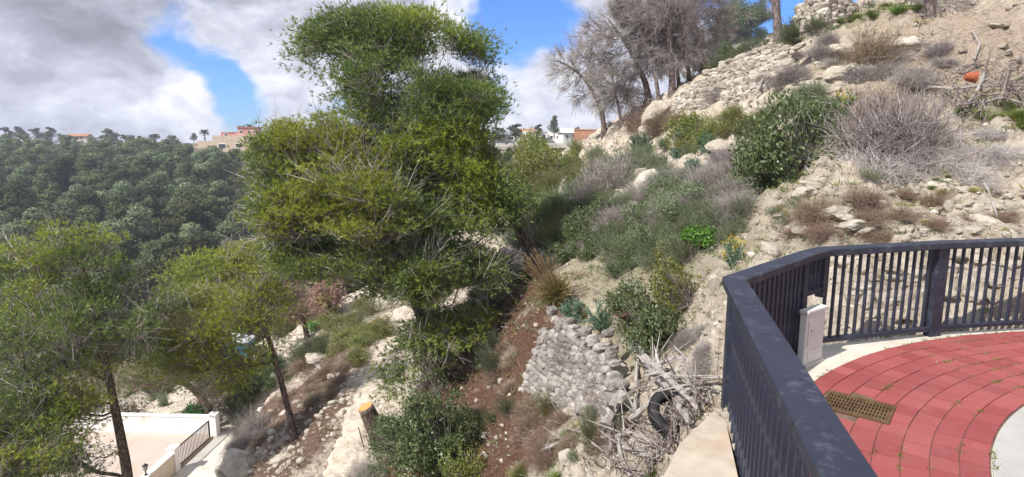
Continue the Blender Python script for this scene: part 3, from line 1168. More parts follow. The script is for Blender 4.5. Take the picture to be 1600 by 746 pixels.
Y1 = 18.6
b1 = hit(838, 418)
Y1 = b1[1]
tr = [b1 - np.array([0, 0, .3]), at(826, 385, Y1), at(803, 335, Y1), at(776, 275, Y1), at(748, 215, Y1), at(712, 165, Y1), at(660, 120, Y1), at(600, 80, Y1 + .4)]
bl = [pblob(*q) for q in [
    (640, 190, 66, 34, Y1, None, -.3), (600, 185, 50, 30, Y1, None, .4), (690, 200, 60, 34, Y1, None, -.9), (720, 150, 50, 44, Y1, None, -.7), (650, 140, 60, 44, Y1, None, -.9), (560, 70, 72, 48, Y1), (505, 84, 40, 26, Y1, None, -.3), (760, 140, 26, 50, Y1, None, -.3), (735, 105, 36, 36, Y1), (590, 42, 50, 20, Y1), (545, 42, 34, 24, Y1), (640, 75, 80, 58, Y1, None, .6), (700, 115, 66, 60, Y1), (715, 100, 55, 50, Y1, None, .6), (745, 180, 40, 45, Y1, None, .4), (515, 95, 58, 38, Y1), (600, 130, 85, 55, Y1, None, -.6),
    (690, 160, 70, 45, Y1, None, .5), (748, 150, 32, 60, Y1), (640, 62, 60, 28, Y1), (545, 150, 42, 32, Y1), (752, 100, 24, 24, Y1),
    (700, 215, 60, 32, Y1, None, -.8), (735, 285, 58, 50, Y1, None, -.7), (762, 345, 42, 45, Y1, None, -.9), (690, 340, 60, 60, Y1, None, -.6), (650, 280, 62, 48, Y1, None, -.4), (690, 250, 66, 42, Y1, None, -1.0), (785, 300, 28, 44, Y1, None, -.5), (740, 375, 52, 42, Y1, None, -.9), (770, 250, 30, 40, Y1), (640, 330, 60, 40, Y1, None, -.8), (700, 400, 50, 40, Y1, None, -.5), (610, 240, 50, 38, Y1)]]
pine('pine_tree', 'tall leaning pine with a wind-swept crown rising above the skyline', b1, tr, (.22, .08), bl, 980, ('pine', 'pine_warm'), 11, warm=.34, trim=.86, tufts=54, needle=.12, wd=.021, spread=(.27, .085), twigs=7, bare=170, gap=.03, group='live pines on the near slope')

b2 = hit(700, 592)
Y2 = b2[1]
tr = [b2 - np.array([0, 0, .3]), at(688, 560, Y2), at(664, 510, Y2), at(645, 462, Y2), at(630, 420, Y2), at(600, 360, Y2 - .2), at(560, 300, Y2 - .2), at(520, 250, Y2)]
bl = [pblob(*q) for q in [
    (455, 260, 52, 66, Y2), (437, 205, 24, 32, Y2), (525, 235, 58, 48, Y2, None, .5), (470, 330, 62, 55, Y2, None, -.5), (440, 375, 38, 36, Y2, None, -.7), (555, 320, 76, 62, Y2, None, -.7),
    (590, 250, 60, 46, Y2, None, .6), (620, 370, 70, 56, Y2, None, -.6), (540, 400, 74, 46, Y2, None, -.5), (480, 415, 45, 28, Y2, None, -.8), (660, 430, 55, 40, Y2, None, -.6),
    (600, 440, 45, 30, Y2), (735, 425, 50, 38, Y2, None, .3), (680, 520, 56, 34, Y2, None, -.4), (735, 505, 32, 26, Y2), (640, 555, 48, 32, Y2, None, -.5), (610, 585, 30, 22, Y2, None, -.6)]]
pine('pine_tree', 'broad pine standing on the red bank with low spreading branches', b2, tr, (.17, .07), bl, 740, ('pine', 'pine_warm'), 12, warm=.32, trim=.84, tufts=48, needle=.115, wd=.02, spread=(.22, .07), twigs=9, bare=160, gap=.16, group='live pines on the near slope', start=.18)

Y3 = 16.0
b3_ = at(205, 800, Y3)
b3_[2] = ground(b3_[0], b3_[1])
tr = [b3_ - np.array([0, 0, .2]), at(200, 750, Y3), at(190, 690, Y3), at(178, 630, Y3), at(164, 560, Y3), at(148, 480, Y3), at(125, 410, Y3)]
bl = [pblob(*q) for q in [
    (100, 395, 66, 38, Y3), (35, 432, 52, 42, Y3), (165, 432, 60, 44, Y3), (60, 500, 76, 52, Y3, None, -.6), (150, 510, 72, 46, Y3, None, -.8), (225, 480, 42, 36, Y3), (215, 545, 45, 36, Y3),
    (25, 580, 62, 50, Y3), (110, 590, 76, 46, Y3, None, -.6), (30, 670, 70, 44, Y3, None, -.4), (110, 665, 60, 36, Y3, None, -.5), (20, 725, 60, 34, Y3), (-40, 500, 60, 60, Y3), (-50, 620, 60, 60, Y3), (120, 715, 40, 22, Y3), (70, 640, 70, 30, Y3, None, -1.0), (90, 700, 70, 30, Y3, None, -.8), (40, 745, 70, 26, Y3, None, -.8), (150, 640, 40, 24, Y3, None, -.5), (60, 690, 100, 46, Y3, None, -1.2), (110, 735, 60, 30, Y3, None, -1.2), (20, 640, 70, 60, Y3, None, -1.2), (100, 695, 80, 50, Y3, None, -.3), (140, 650, 55, 40, Y3), (40, 715, 80, 44, Y3, None, .4), (90, 740, 90, 34, Y3, None, -.5)]]
pine('pine_tree', 'large pine with a thin grey-twigged crown in front of the white yard', b3_, tr, (.18, .06), bl, 880, ('pine_warm', 'pine'), 13, warm=.1, tufts=28, needle=.12, wd=.023, spread=(.22, .08), twigs=4, bare=260, gap=.2, start=.12, group='live pines on the near slope')

b4 = hit(463, 684)
Y4 = b4[1]
tr = [b4 - np.array([0, 0, .2]), at(448, 630, Y4), at(432, 570, Y4), at(420, 530, Y4), at(402, 480, Y4), at(378, 430, Y4)]
bl = [pblob(*q) for q in [
    (380, 425, 48, 32, Y4), (330, 465, 56, 34, Y4), (405, 480, 48, 40, Y4), (350, 515, 66, 38, Y4, None, -.6), (300, 500, 42, 40, Y4), (310, 560, 56, 34, Y4, None, -.5), (400, 395, 20, 14, Y4), (395, 545, 44, 30, Y4), (350, 590, 50, 24, Y4), (430, 430, 24, 26, Y4)]]
pine('pine_tree', 'slim pine with a tilted bare trunk beside the dirt track', b4, tr, (.115, .05), bl, 350, ('pine_warm', 'pine_warm'), 14, tufts=24, needle=.125, wd=.024, spread=(.24, .09), twigs=3, bare=120, gap=.2, start=.5, group='live pines on the near slope')

b5 = hit(375, 615)
Y5 = b5[1]
tr = [b5 - np.array([0, 0, .3]), at(365, 560, Y5), at(350, 490, Y5), at(340, 430, Y5)]
bl = [pblob(*q) for q in [(330, 420, 42, 22, Y5), (365, 412, 26, 18, Y5), (295, 440, 34, 26, Y5), (340, 455, 54, 26, Y5), (285, 470, 26, 26, Y5), (390, 440, 24, 24, Y5)]]
pine('pine_tree', 'olive-tinted pine rising behind the slim tilted pine', b5, tr, (.22, .08), bl, 200, ('olive', 'pine_warm'), 15, tufts=18, needle=.22, wd=.05, spread=(.5, .22), twigs=3, gap=.15, start=.4, group='live pines on the near slope')

b6 = hit(338, 668)
Y6 = b6[1]
tr = [b6 - np.array([0, 0, .3]), at(326, 640, Y6), at(306, 612, Y6), at(284, 598, Y6), at(255, 596, Y6), at(225, 604, Y6), at(195, 620, Y6)]
bl = [pblob(*q) for q in [(240, 585, 44, 24, Y6), (205, 605, 40, 22, Y6), (285, 575, 40, 24, Y6), (330, 590, 34, 28, Y6), (345, 620, 22, 24, Y6), (190, 640, 30, 14, Y6)]]
pine('pine_tree', 'dark pine with an arched trunk bending over the white yard wall', b6, tr, (.24, .08), bl, 150, ('pine_dark', 'pine'), 16, tufts=14, needle=.16, wd=.035, spread=(.35, .15), twigs=10, bare=120, gap=.2, start=.3, group='live pines on the near slope', twig_mat='dry_brown')

# dead pines: one pinkish on the left, the grey stand on the ridge
b7 = hit(481, 528)
Y7 = b7[1]
tr = [b7 - np.array([0, 0, .3]), at(474, 500, Y7), at(463, 465, Y7), at(452, 430, Y7), at(443, 402, Y7)]
bl = [pblob(*q) for q in [(448, 420, 14, 16, Y7), (448, 450, 22, 22, Y7), (462, 475, 26, 20, Y7), (440, 470, 14, 14, Y7), (480, 490, 18, 14, Y7)]]
pine('dead_pine', 'pinkish dead pine keeping its dry needles beside the track', b7, tr, (.17, .03), bl, 190, ('dead_pink', 'dead_pink'), 17, tufts=14, needle=.2, wd=.035, spread=(.3, .14), twigs=8, gap=.0, cat='dead tree', start=.3, twig_mat='dry_pale', shell=.2)
b8 = hit(512, 500)
Y8 = b8[1]
tr = [b8 - np.array([0, 0, .3]), at(508, 470, Y8), at(502, 440, Y8), at(498, 418, Y8)]
bl = [pblob(*q) for q in [(500, 440, 20, 20, Y8), (512, 462, 22, 16, Y8), (492, 465, 16, 14, Y8)]]
pine('dead_pine', 'orange-brown dead tree half hidden behind the broad pine', b8, tr, (.16, .03), bl, 120, ('dead_pink', 'straw'), 18, tufts=14, needle=.26, wd=.05, spread=(.4, .2), twigs=6, gap=.0, cat='dead tree', start=.3, shell=.2)


def bare_tree(label, foot, spots, r0, crown, n, seed, fuzz=12, Yd=0, name='dead_pine', group='dead grey trees on the ridge', start=.4, twig='dry', lean_twig=(-.5, 0, .35)):
    """a leafless pine: trunk, reaching limbs and a haze of fine twigs"""
    b = hit(*foot)
    Y = b[1] + Yd
    if Yd:
        b = at(foot[0], foot[1], Y)
        b[2] = ground(b[0], b[1])
    root = thing(name, label, 'dead tree', b, group)
    pts_ = [np.zeros(3) - np.array([0, 0, .3])] + [at(x, y, Y) - b for x, y in spots]
    sk = Skeleton(catmull(pts_), seed)
    r = sk.r
    B = [(at(x, y, Y + dy) - b, np.array([rx, (rx + ry) / 2, ry]) * Y / F) for x, y, rx, ry, dy in crown]
    p, _o = in_blobs(B, n, r, .25, -.6, seed=seed)
    p = p[np.argsort(np.linalg.norm(p - pts_[-2], axis=1))]
    ends = [sk.reach(q, start, .06, wob=.08) for q in p]
    mb = MB()
    sk.tubes(mb, (r0, r0 * .25), tip=.008)
    mb.build('trunk', M['bark_grey'], root, smooth=True)
    P = np.array(sk.pos)
    pr = P[[max(0, sk.par[k]) for k in ends]]
    d = unit(p - pr + .2 * unit(p - pts_[-2]))
    a = np.repeat(p, fuzz, 0)
    t_ = r.random((len(a), 1))
    a = a - np.repeat(p - pr, fuzz, 0) * t_ * .9
    e_ = a + unit(np.repeat(d, fuzz, 0) + r.normal(size=a.shape) * .45 + np.array(lean_twig) * .5) * (.25 + .5 * r.random((len(a), 1))) * (1.15 - .5 * t_)
    mb = MB()
    mb.sticks(a, e_, .006, .0035)
    for z in range(3):
        a2_ = a + (e_ - a) * (.3 + .6 * r.random((len(a), 1)))
        e2 = a2_ + unit(e_ - a + r.normal(size=a.shape) * .3) * (.12 + .25 * r.random((len(a), 1)))
        mb.sticks(a2_, e2, .004, .003)
    mb.build('twigs', M[twig], root)
    return root


bare_tree('slender dead tree at the ridge end leaning left over the houses', (945, 210), [(942, 185), (934, 160), (918, 130), (896, 108), (870, 95)], .14, [(890, 95, 30, 24, 0), (915, 125, 34, 26, .5), (880, 120, 22, 20, 0), (930, 75, 26, 30, .8), (945, 150, 20, 24, 0), (905, 155, 14, 10, 0)], 150, 31)
bare_tree('dead tree with a dark trunk forking above the large grey boulder', (1016, 165), [(1010, 135), (997, 105), (984, 78), (965, 50), (950, 30)], .17, [(975, 45, 34, 26, 0), (940, 55, 34, 26, 0), (1005, 70, 30, 30, .5), (975, 95, 36, 26, 0), (925, 95, 26, 22, .6), (1020, 40, 26, 30, .8), (990, 130, 30, 20, 0)], 210, 32)
bare_tree('dead tree with a straight pole-like trunk beside the dry wall', (1051, 148), [(1050, 110), (1047, 60), (1041, 10), (1036, -40)], .17, [(1040, 20, 44, 28, 0), (1015, 50, 36, 24, .4), (1065, 45, 36, 34, .4), (1000, 10, 40, 22, .5), (1060, 90, 26, 28, 0), (1035, -30, 50, 28, 0)], 230, 33)
bare_tree('thick dead tree leaning right in the middle of the stand', (1102, 112), [(1096, 85), (1084, 40), (1074, 0), (1066, -40)], .22, [(1085, 20, 44, 30, 0), (1110, 45, 36, 28, .5), (1060, -10, 50, 24, .5), (1120, 5, 40, 26, .2), (1090, 70, 30, 24, 0), (1110, -40, 50, 26, 0)], 220, 34)
bare_tree('thin dead tree squeezed between two thicker trunks', (1078, 128), [(1074, 95), (1066, 50), (1062, 10), (1060, -30)], .11, [(1066, 30, 36, 30, 0), (1080, 75, 26, 26, 0), (1045, 75, 24, 24, 0), (1060, -20, 40, 25, 0)], 130, 35)
bare_tree('small dead tree with a bushy grey crown on the ridge edge', (972, 195), [(968, 175), (962, 150), (958, 125), (950, 105)], .09, [(955, 125, 26, 24, 0), (975, 150, 24, 22, 0), (940, 160, 18, 16, 0), (985, 115, 20, 20, 0), (1000, 160, 22, 20, .5)], 130, 36)
bare_tree('dead tree behind the stand with a pale twiggy crown', (1140, 75), [(1138, 50), (1132, 15), (1128, -25)], .13, [(1130, 20, 40, 28, 0), (1150, 45, 30, 22, .5), (1130, -20, 44, 24, 0), (1165, 10, 30, 26, 0)], 140, 37, Yd=3)
bare_tree('slim dead tree leaning left between the forked and the pole-like trunks', (1030, 158), [(1026, 130), (1016, 90), (1004, 55), (990, 25)], .10, [(1000, 40, 30, 26, 0), (1015, 80, 28, 24, 0), (985, 20, 34, 22, .3), (1030, 100, 22, 20, .4)], 130, 41)
bare_tree('dead tree with drooping grey limbs right of the thick leaning one', (1122, 100), [(1120, 75), (1114, 35), (1108, -5), (1104, -45)], .14, [(1110, 10, 40, 30, 0), (1135, 40, 30, 26, .3), (1095, -20, 40, 26, 0), (1140, -10, 36, 26, .4)], 150, 42, Yd=1.5)
bare_tree('bushy dead tree at the back of the stand above the rounded boulder', (1062, 138), [(1058, 110), (1050, 70), (1046, 30)], .10, [(1045, 50, 34, 28, 0), (1065, 80, 30, 24, 0), (1030, 80, 26, 24, 0), (1050, 20, 36, 24, 0)], 140, 43, Yd=2.5)
bare_tree('bare grey trunk standing left of the round pine trunk', (1218, 66), [(1214, 30), (1209, -20), (1204, -90), (1200, -170)], .16, [(1200, -90, 50, 40, 0), (1205, -150, 50, 40, 0)], 90, 38, start=.5)
bare_tree('stout bare trunk standing before the upper stone wall', (1287, 42), [(1285, 10), (1282, -40), (1278, -110), (1276, -190)], .17, [(1276, -110, 50, 40, 0), (1280, -170, 50, 40, 0)], 90, 39, start=.5)
bare_tree('short dark trunk cut by the top edge above the tan bank', (1456, 28), [(1452, 5), (1446, -30), (1440, -90), (1436, -150)], .15, [(1440, -90, 50, 40, 0), (1436, -140, 46, 36, 0)], 80, 40, start=.5)

# felled stump with a fresh cut, a thin iron rod beside it
sb = hit(598, 692)
top = at(571, 636, sb[1] - .15)
t = thing('tree_stump', 'leaning cut tree stump with a fresh orange top by the track', 'tree stump', sb)
mb = MB()
mb.tube(catmull([np.array([0, 0, -.2]), (top - sb) * .3, (top - sb) * .7, top - sb], .12), .0 + np.linspace(.30, .205, len(catmull([np.array([0, 0, -.2]), (top - sb) * .3, (top - sb) * .7, top - sb], .12))), 16)
mb.build('trunk', M['bark'], t, smooth=True)
cw = N('fresh_cut_wood')
wv_ = cw.n('TexWave', {'Vector': cw.coord(), 'Scale': 7.0, 'Distortion': 1.5, 'Detail': 3.0}, wave_type='RINGS', rings_direction='Z').outputs['Fac']
cw.bsdf(cw.ramp(wv_, [(.2, (.50, .21, .07)), (.8, (.66, .33, .13))]), .85, spec=.1)
ax = unit(top - sb)
R3 = frame(np.cross(ax, [0.3, 1, 0]), ax)
mb = MB()
q = np.arange(20) * 2 * math.pi / 20
for z, (r0_, r1_) in enumerate([(0, .19)]):
    ringv = np.stack([np.cos(q) * .196, np.sin(q) * .196, np.zeros(20)], 1)
    v = np.concatenate([ringv, ringv + [0, 0, .012]]) @ R3.T
    mb.add(v, [(k, (k + 1) % 20, 20 + (k + 1) % 20, 20 + k) for k in range(20)])
    mb.f.append(np.array([[20 + k for k in range(20)]]))
    mb.m.append(np.zeros(1, np.int32))
mb.build('cut_face', cw.mat, t, tuple(top - sb))
rb = hit(571, 700)
mb = MB()
mb.tube([np.array([0, 0, -.2]), at(560, 668, rb[1]) - rb], .014, 6)
tag(mb.build('iron_rod', plain('dark_iron', (.05, .035, .03), .8), None, rb), 'thin dark rod stuck in the path edge left of the stump', 'rod')

# ------------------------------------------------------------------ shrubs: one mesh of each kind and variant, then copies
def hemi(r, n, flat=1.0):
    u = unit(r.normal(size=(n, 3)))
    u[:, 2] = np.abs(u[:, 2]) * flat
    return u


def leafy_mesh(seed, mats, nl=7000, size=.066, nlobe=9, wood='twig'):
    """a dense rounded bush of small leaves, radius about 1, height about 1.2"""
    r = np.random.default_rng(seed)
    c = hemi(r, nlobe) * (.35 + .3 * r.random((nlobe, 1)))
    c[:, 2] = c[:, 2] * .9 + .30
    R = .30 + .22 * r.random(nlobe)
    k = r.integers(0, nlobe, nl)
    u = unit(r.normal(size=(nl, 3)))
    p = c[k] + u * (R[k] * (.55 + .5 * r.random(nl)))[:, None]
    keep = (p[:, 2] > .02) & (vnoise3(p / .22, seed) > -.28)
    p, u = p[keep], u[keep]
    d = unit(u * .8 + np.array([0, 0, .5]) + r.normal(size=p.shape) * .6)
    mb = MB()
    h_ = len(p) // 2
    sz = size * (.6 + .8 * r.random(len(p)))
    mb.leaves(p[:h_], d[:h_], sz[:h_], size * .55, 0, seed)
    mb.leaves_n(p[h_:], u[h_:] + np.array([0, 0, .3]), sz[h_:], size * .6, 0, seed + 1)
    n = 220
    a = r.normal(size=(n, 3)) * .08 * np.array([1, 1, 0])
    mb.sticks(a, p[r.integers(0, len(p), n)], .014, .004, 1)
    return mb.mesh('leafy_shrub', [M[mats], M[wood]])


def heath_mesh(seed, mat, nst=150, per=36, ln=.085, wd=.016, spread=.8, wood='twig'):
    """upright stems set with narrow leaves"""
    r = np.random.default_rng(seed)
    d0 = unit(hemi(r, nst) * np.array([spread, spread, 1]) + np.array([0, 0, .35]))
    L = .7 + .5 * r.random(nst)
    a = r.normal(size=(nst, 3)) * np.array([.22, .22, 0])
    tip = a + d0 * L[:, None] + r.normal(size=(nst, 3)) * .08
    mb = MB()
    mb.sticks(a, tip, .009, .003, 1)
    k = np.repeat(np.arange(nst), per)
    t = (.35 + .68 * r.random(len(k)))[:, None]
    p = a[k] + (tip[k] - a[k]) * t + r.normal(size=(len(k), 3)) * .035
    d = unit(unit(tip - a)[k] * .8 + r.normal(size=(len(k), 3)) * .65)
    mb.leaves(p, d, ln * (.6 + .8 * r.random(len(k))), wd, 0, seed)
    return mb.mesh('heath_shrub', [M[mat], M[wood]])


def brush_mesh(seed, mat, n=900, up=.25, droop=.25, curl=.3):
    """a mound of dry, tangled twigs"""
    r = np.random.default_rng(seed)
    mb = MB()
    d0 = unit(hemi(r, n) + np.array([0, 0, up]))
    a = r.normal(size=(n, 3)) * np.array([.28, .28, .02])
    L = (.45 + .6 * r.random((n, 1)))
    m1 = a + d0 * L * .55 + r.normal(size=(n, 3)) * .05
    e1 = m1 + unit(d0 + r.normal(size=(n, 3)) * curl + np.array([0, 0, -droop])) * L * .55
    mb.sticks(a, m1, .007, .0055)
    mb.sticks(m1, e1, .0055, .0025)
    for z in range(3):
        s_ = m1 + (e1 - m1) * r.random((n, 1))
        mb.sticks(s_, s_ + unit(d0 + r.normal(size=(n, 3)) * .7) * (.10 + .22 * r.random((n, 1))), .004, .002)
    return mb.mesh('dry_brush', M[mat])


def tuft_mesh(seed, mats, n=520, ln=.75, wd=.022, arch=.45, stalks=0):
    """a tussock of arching blades"""
    r = np.random.default_rng(seed)
    d = unit(hemi(r, n) * np.array([.75, .75, 1]) + np.array([0, 0, .6]))
    a = r.normal(size=(n, 3)) * np.array([.11, .11, 0])
    L = ln * (.5 + .6 * r.random(n))
    side = unit(np.cross(d, r.normal(size=(n, 3))))
    mb = MB()
    mid = a + d * (L * .55)[:, None]
    d2 = unit(d + np.array([0, 0, -arch]) * (.5 + r.random((n, 1))) + d * np.array([.4, .4, 0]))
    e_ = mid + d2 * (L * .5)[:, None]
    w_ = wd * (.6 + .7 * r.random((n, 1)))
    V = np.stack([a - side * w_ / 2, a + side * w_ / 2, mid + side * w_ * .4, mid - side * w_ * .4, e_], 1)
    o = np.arange(n)[:, None] * 5
    mi = (r.random(n) < .35).astype(int)
    for z in (0, 1):
        s_ = np.where(mi == z)[0]
        Vz = V[s_].reshape(-1, 3)
        oz = np.arange(len(s_))[:, None] * 5
        n0 = mb.n
        mb.add(Vz, oz + np.array([[0, 1, 2, 3]]), z)
        mb.f.append(oz + np.array([[3, 2, 4]]) + n0)
        mb.m.append(np.full(len(s_), z, np.int32))
    if stalks:
        ds = unit(hemi(r, stalks) * np.array([.6, .6, 1]) + np.array([0, 0, .9]))
        e_ = ds * (1.0 + .35 * r.random((stalks, 1)))
        mb.sticks(ds * .05, e_, .006, .004, 1)
        k = np.repeat(np.arange(stalks), 26)
        p = e_[k] - ds[k] * (.32 * r.random((len(k), 1)))
        mb.blades(p, unit(ds[k] + r.normal(size=p.shape) * .25), .09, .018, 1, seed)
    return mb.mesh('grass_tuft', [M[mats[0]], M[mats[1]]])


def spurge_mesh(seed, mat, flowers=None, nst=46):
    """soft blue-green stems with rosettes at their heads"""
    r = np.random.default_rng(seed)
    d0 = unit(hemi(r, nst) * np.array([.9, .9, 1]) + np.array([0, 0, .45]))
    tip = d0 * (.6 + .45 * r.random((nst, 1))) + np.array([0, 0, .05])
    a = r.normal(size=(nst, 3)) * np.array([.12, .12, 0])
    mb = MB()
    mb.sticks(a, tip, .014, .008, 0)
    k = np.repeat(np.arange(nst), 46)
    t = 1 - .55 * r.random((len(k), 1)) ** 1.6
    p = a[k] + (tip - a)[k] * t
    d = unit(d0[k] * .55 + r.normal(size=p.shape) * .8)
    mb.leaves(p, d, .12 * (.6 + .6 * r.random(len(k))), .030, 0, seed)
    if flowers:
        f_ = r.choice(nst, max(4, nst // 2), replace=False)
        k = np.repeat(f_, 26)
        p = tip[k] + d0[k] * .05 + r.normal(size=(len(k), 3)) * .04
        mb.leaves(p, unit(r.normal(size=p.shape) + np.array([0, 0, .8])), .045, .035, 1, seed)
        return mb.mesh('spurge', [M[mat], M[flowers]])
    return mb.mesh('spurge', [M[mat]])


KIND = {
    'leafy': [leafy_mesh(s_, 'oak') for s_ in (1, 2, 3)],
    'leafy_olive': [leafy_mesh(s_, 'olive', 4200) for s_ in (4, 5)],
    'leafy_grey': [leafy_mesh(s_, 'grey_green', 4600, .06) for s_ in (6, 7, 8)],
    'leafy_bright': [leafy_mesh(s_, 'bright', 2600, .13) for s_ in (9,)],
    'heath': [heath_mesh(s_, 'grey_green') for s_ in (11, 12, 13)],
    'heath_olive': [heath_mesh(s_, 'olive') for s_ in (14, 15)],
    'heath_green': [heath_mesh(s_, 'oak', 170, 40) for s_ in (16, 17)],
    'brush': [brush_mesh(s_, 'dry') for s_ in (21, 22, 23)],
    'brush_brown': [brush_mesh(s_, 'dry_brown', 700) for s_ in (24, 25)],
    'brush_pale': [brush_mesh(s_, 'dry_pale', 700, .1, .6, .5) for s_ in (26, 27)],
    'tuft': [tuft_mesh(s_, ('grass', 'olive')) for s_ in (31, 32)],
    'tuft_dry': [tuft_mesh(s_, ('straw', 'olive'), 420) for s_ in (33, 34)],
    'pampas': [tuft_mesh(s_, ('olive', 'straw'), 900, .9, .02, .5, 60) for s_ in (35,)],
    'spurge': [spurge_mesh(s_, 'blue_green') for s_ in (41, 42)],
    'spurge_flower': [spurge_mesh(s_, 'blue_green', 'yellow') for s_ in (43,)],
    'yellow_flower': [spurge_mesh(s_, 'bright', 'yellow', 60) for s_ in (44,)],
}
NAME = {'leafy': ('leafy_shrub', 'shrub'), 'leafy_olive': ('leafy_shrub', 'shrub'), 'leafy_grey': ('leafy_shrub', 'shrub'), 'leafy_bright': ('leafy_shrub', 'shrub'), 'heath': ('heath_shrub', 'shrub'),
        'heath_olive': ('heath_shrub', 'shrub'), 'heath_green': ('heath_shrub', 'shrub'), 'brush': ('dry_bush', 'dry bush'), 'brush_brown': ('dry_bush', 'dry bush'), 'brush_pale': ('dry_bush', 'dry bush'),
        'tuft': ('grass_tuft', 'grass tuft'), 'tuft_dry': ('grass_tuft', 'grass tuft'), 'pampas': ('pampas_tussock', 'grass tussock'), 'spurge': ('spurge', 'plant'), 'spurge_flower': ('spurge', 'plant'), 'yellow_flower': ('flowering_plant', 'plant')}
vr = np.random.default_rng(99)


def slope_n(x, y, e=.35):
    gx = (ground(x + e, y) - ground(x - e, y)) / (2 * e)
    gy = (ground(x, y + e) - ground(x, y - e)) / (2 * e)
    return np.array([-gx, -gy, 1.0])


def plant(kind, p, rad, hgt, label, group=None, tilt=.5, sink=.06, k=None, lean=None):
    """one shrub: rad and hgt in metres"""
    ms = KIND[kind]
    me_ = ms[vr.integers(0, len(ms)) if k is None else k % len(ms)]
    o = link(NAME[kind][0], me_, None, (p[0], p[1], p[2] - sink * hgt))
    nz_ = unit(slope_n(p[0], p[1]) * np.array([tilt, tilt, 1]) + (np.array(lean) if lean is not None else 0))
    q = Vector((0, 0, 1)).rotation_difference(Vector(nz_))
    o.rotation_mode = 'QUATERNION'
    from mathutils import Quaternion
    o.rotation_quaternion = q @ Quaternion((0, 0, 1), vr.random() * 6.28)
    o.scale = (rad * (.9 + .2 * vr.random()), rad * (.9 + .2 * vr.random()), hgt)
    return tag(o, label, NAME[kind][1], group)


def pp(kind, px, py, wpx, hpx, label, group=None, **kw):
    """a shrub whose foot shows at (px, py) and which shows wpx wide and hpx tall"""
    p = hit(px, py)
    s_ = p[1] / F * (1.2 if kind in ('leafy', 'leafy_olive', 'pampas') else 1.0)
    return plant(kind, p, wpx / 2 * s_ * 1.05, hpx * s_ / 1.12, label, group, **kw)


# ---- the plants that stand out
pp('leafy', 1238, 278, 130, 120, 'largest dark leafy shrub on the slope below the yellow flowers')
pp('leafy', 1195, 262, 70, 74, 'dark leafy shrub crowded against the left of the largest one')
pp('leafy', 1285, 212, 70, 56, 'leafy shrub rising just left of the yellow flowers')
pp('leafy_grey', 1180, 300, 90, 60, 'grey-green shrub at the foot of the largest dark shrub')
pp('yellow_flower', 1314, 178, 44, 40, 'bright yellow flowering plant beside the big dry grass mound')
pp('leafy', 1040, 535, 118, 112, 'big green shrub growing above the log pile', lean=(-.1, -.1, 0))
pp('leafy_olive', 1078, 470, 74, 80, 'olive-brown shrub behind the big green one above the logs')
pp('leafy', 985, 505, 60, 66, 'dark green shrub left of the pink bag')
pp('leafy_bright', 1092, 385, 66, 38, 'glossy bright green bush halfway up the slope')
pp('spurge_flower', 1149, 418, 58, 56, 'grey-green plant with yellow flowers left of the pale boulder')
pp('pampas', 878, 470, 84, 74, 'golden pampas tussock on the corner of the dry stone wall', lean=(-.25, -.2, 0))
pp('spurge', 902, 497, 58, 42, 'blue-green spurge hanging below the pampas tussock')
pp('spurge', 944, 515, 62, 54, 'larger blue-green spurge beside the orange dry branch')
pp('brush', 898, 572, 74, 62, 'grey dry bush hanging over the dry stone wall')
pp('tuft_dry', 915, 497, 26, 34, 'tuft of orange dry leaves between the two spurges')
pp('brush', 1392, 232, 150, 110, 'largest grey dry mound on the slope above the railing', k=0)
pp('brush_brown', 1372, 200, 90, 74, 'brown-tinted dry bush crowning the largest grey mound')
pp('brush_pale', 1370, 268, 120, 50, 'pale dry grass mat fallen below the largest grey mound')
pp('brush_pale', 1440, 262, 100, 50, 'pale dry grass mat right of the fallen mat')
pp('brush_pale', 1512, 280, 80, 44, 'small pale dry mat at the far right of the terrace edge')
pp('brush_brown', 1362, 100, 80, 60, 'brown dry bush under the stout bare trunk')
pp('brush', 968, 296, 90, 70, 'large grey dry bush on the slope under the dead stand', k=1)
pp('brush', 938, 282, 44, 44, 'smaller grey dry bush at the left flank of the large one')
pp('brush', 1110, 300, 70, 46, 'grey dry bush left of the grey-green shrub on the mid slope')
pp('brush_brown', 1275, 340, 70, 44, 'low dry bush in the gully above the pale boulder')
pp('brush_brown', 1345, 318, 60, 34, 'dry brown bush just above the railing post')
pp('leafy', 700, 742, 150, 130, 'big dark leafy shrub right of the tree stump', lean=(-.15, -.1, 0))
pp('leafy', 690, 690, 110, 96, 'leafy shrub between the stump and the red bank')
pp('leafy', 640, 700, 80, 76, 'dark leafy shrub close behind the tree stump')
pp('leafy', 745, 690, 66, 60, 'leafy shrub on the red bank above the big dark one')
pp('leafy_olive', 735, 746, 80, 50, 'yellow-green low shrub at the bottom edge of the red bank')
pp('brush', 575, 760, 80, 56, 'twiggy grey shrub in front of the tree stump')
pp('leafy_grey', 590, 756, 56, 44, 'sparse grey-green shrub at the foot of the stump')
pp('heath_green', 775, 575, 44, 50, 'dark upright shrub against the left foot of the stone wall', lean=(-.2, 0, 0))
pp('tuft', 1022, 742, 44, 34, 'green grass tuft under the log pile')
pp('tuft', 815, 748, 70, 44, 'large green grass tuft at the bottom of the slope')
pp('tuft', 870, 752, 70, 34, 'pale green grass tuft right of the large one')
pp('heath_green', 930, 690, 44, 54, 'bright feathery shrub left of the thick log')
pp('heath_olive', 862, 655, 36, 60, 'thin olive shrub at the foot of the stone wall')
pp('leafy_bright', 308, 664, 56, 40, 'bright green bush at the corner of the white yard wall')
pp('leafy_olive', 515, 510, 40, 20, 'yellow-green bush beside the dead orange tree')
pp('leafy_bright', 505, 515, 44, 22, 'fresh green bush beyond the dead pink pine')
pp('leafy_grey', 268, 462, 50, 40, 'pale grey-green tree-like bush in the valley bottom')
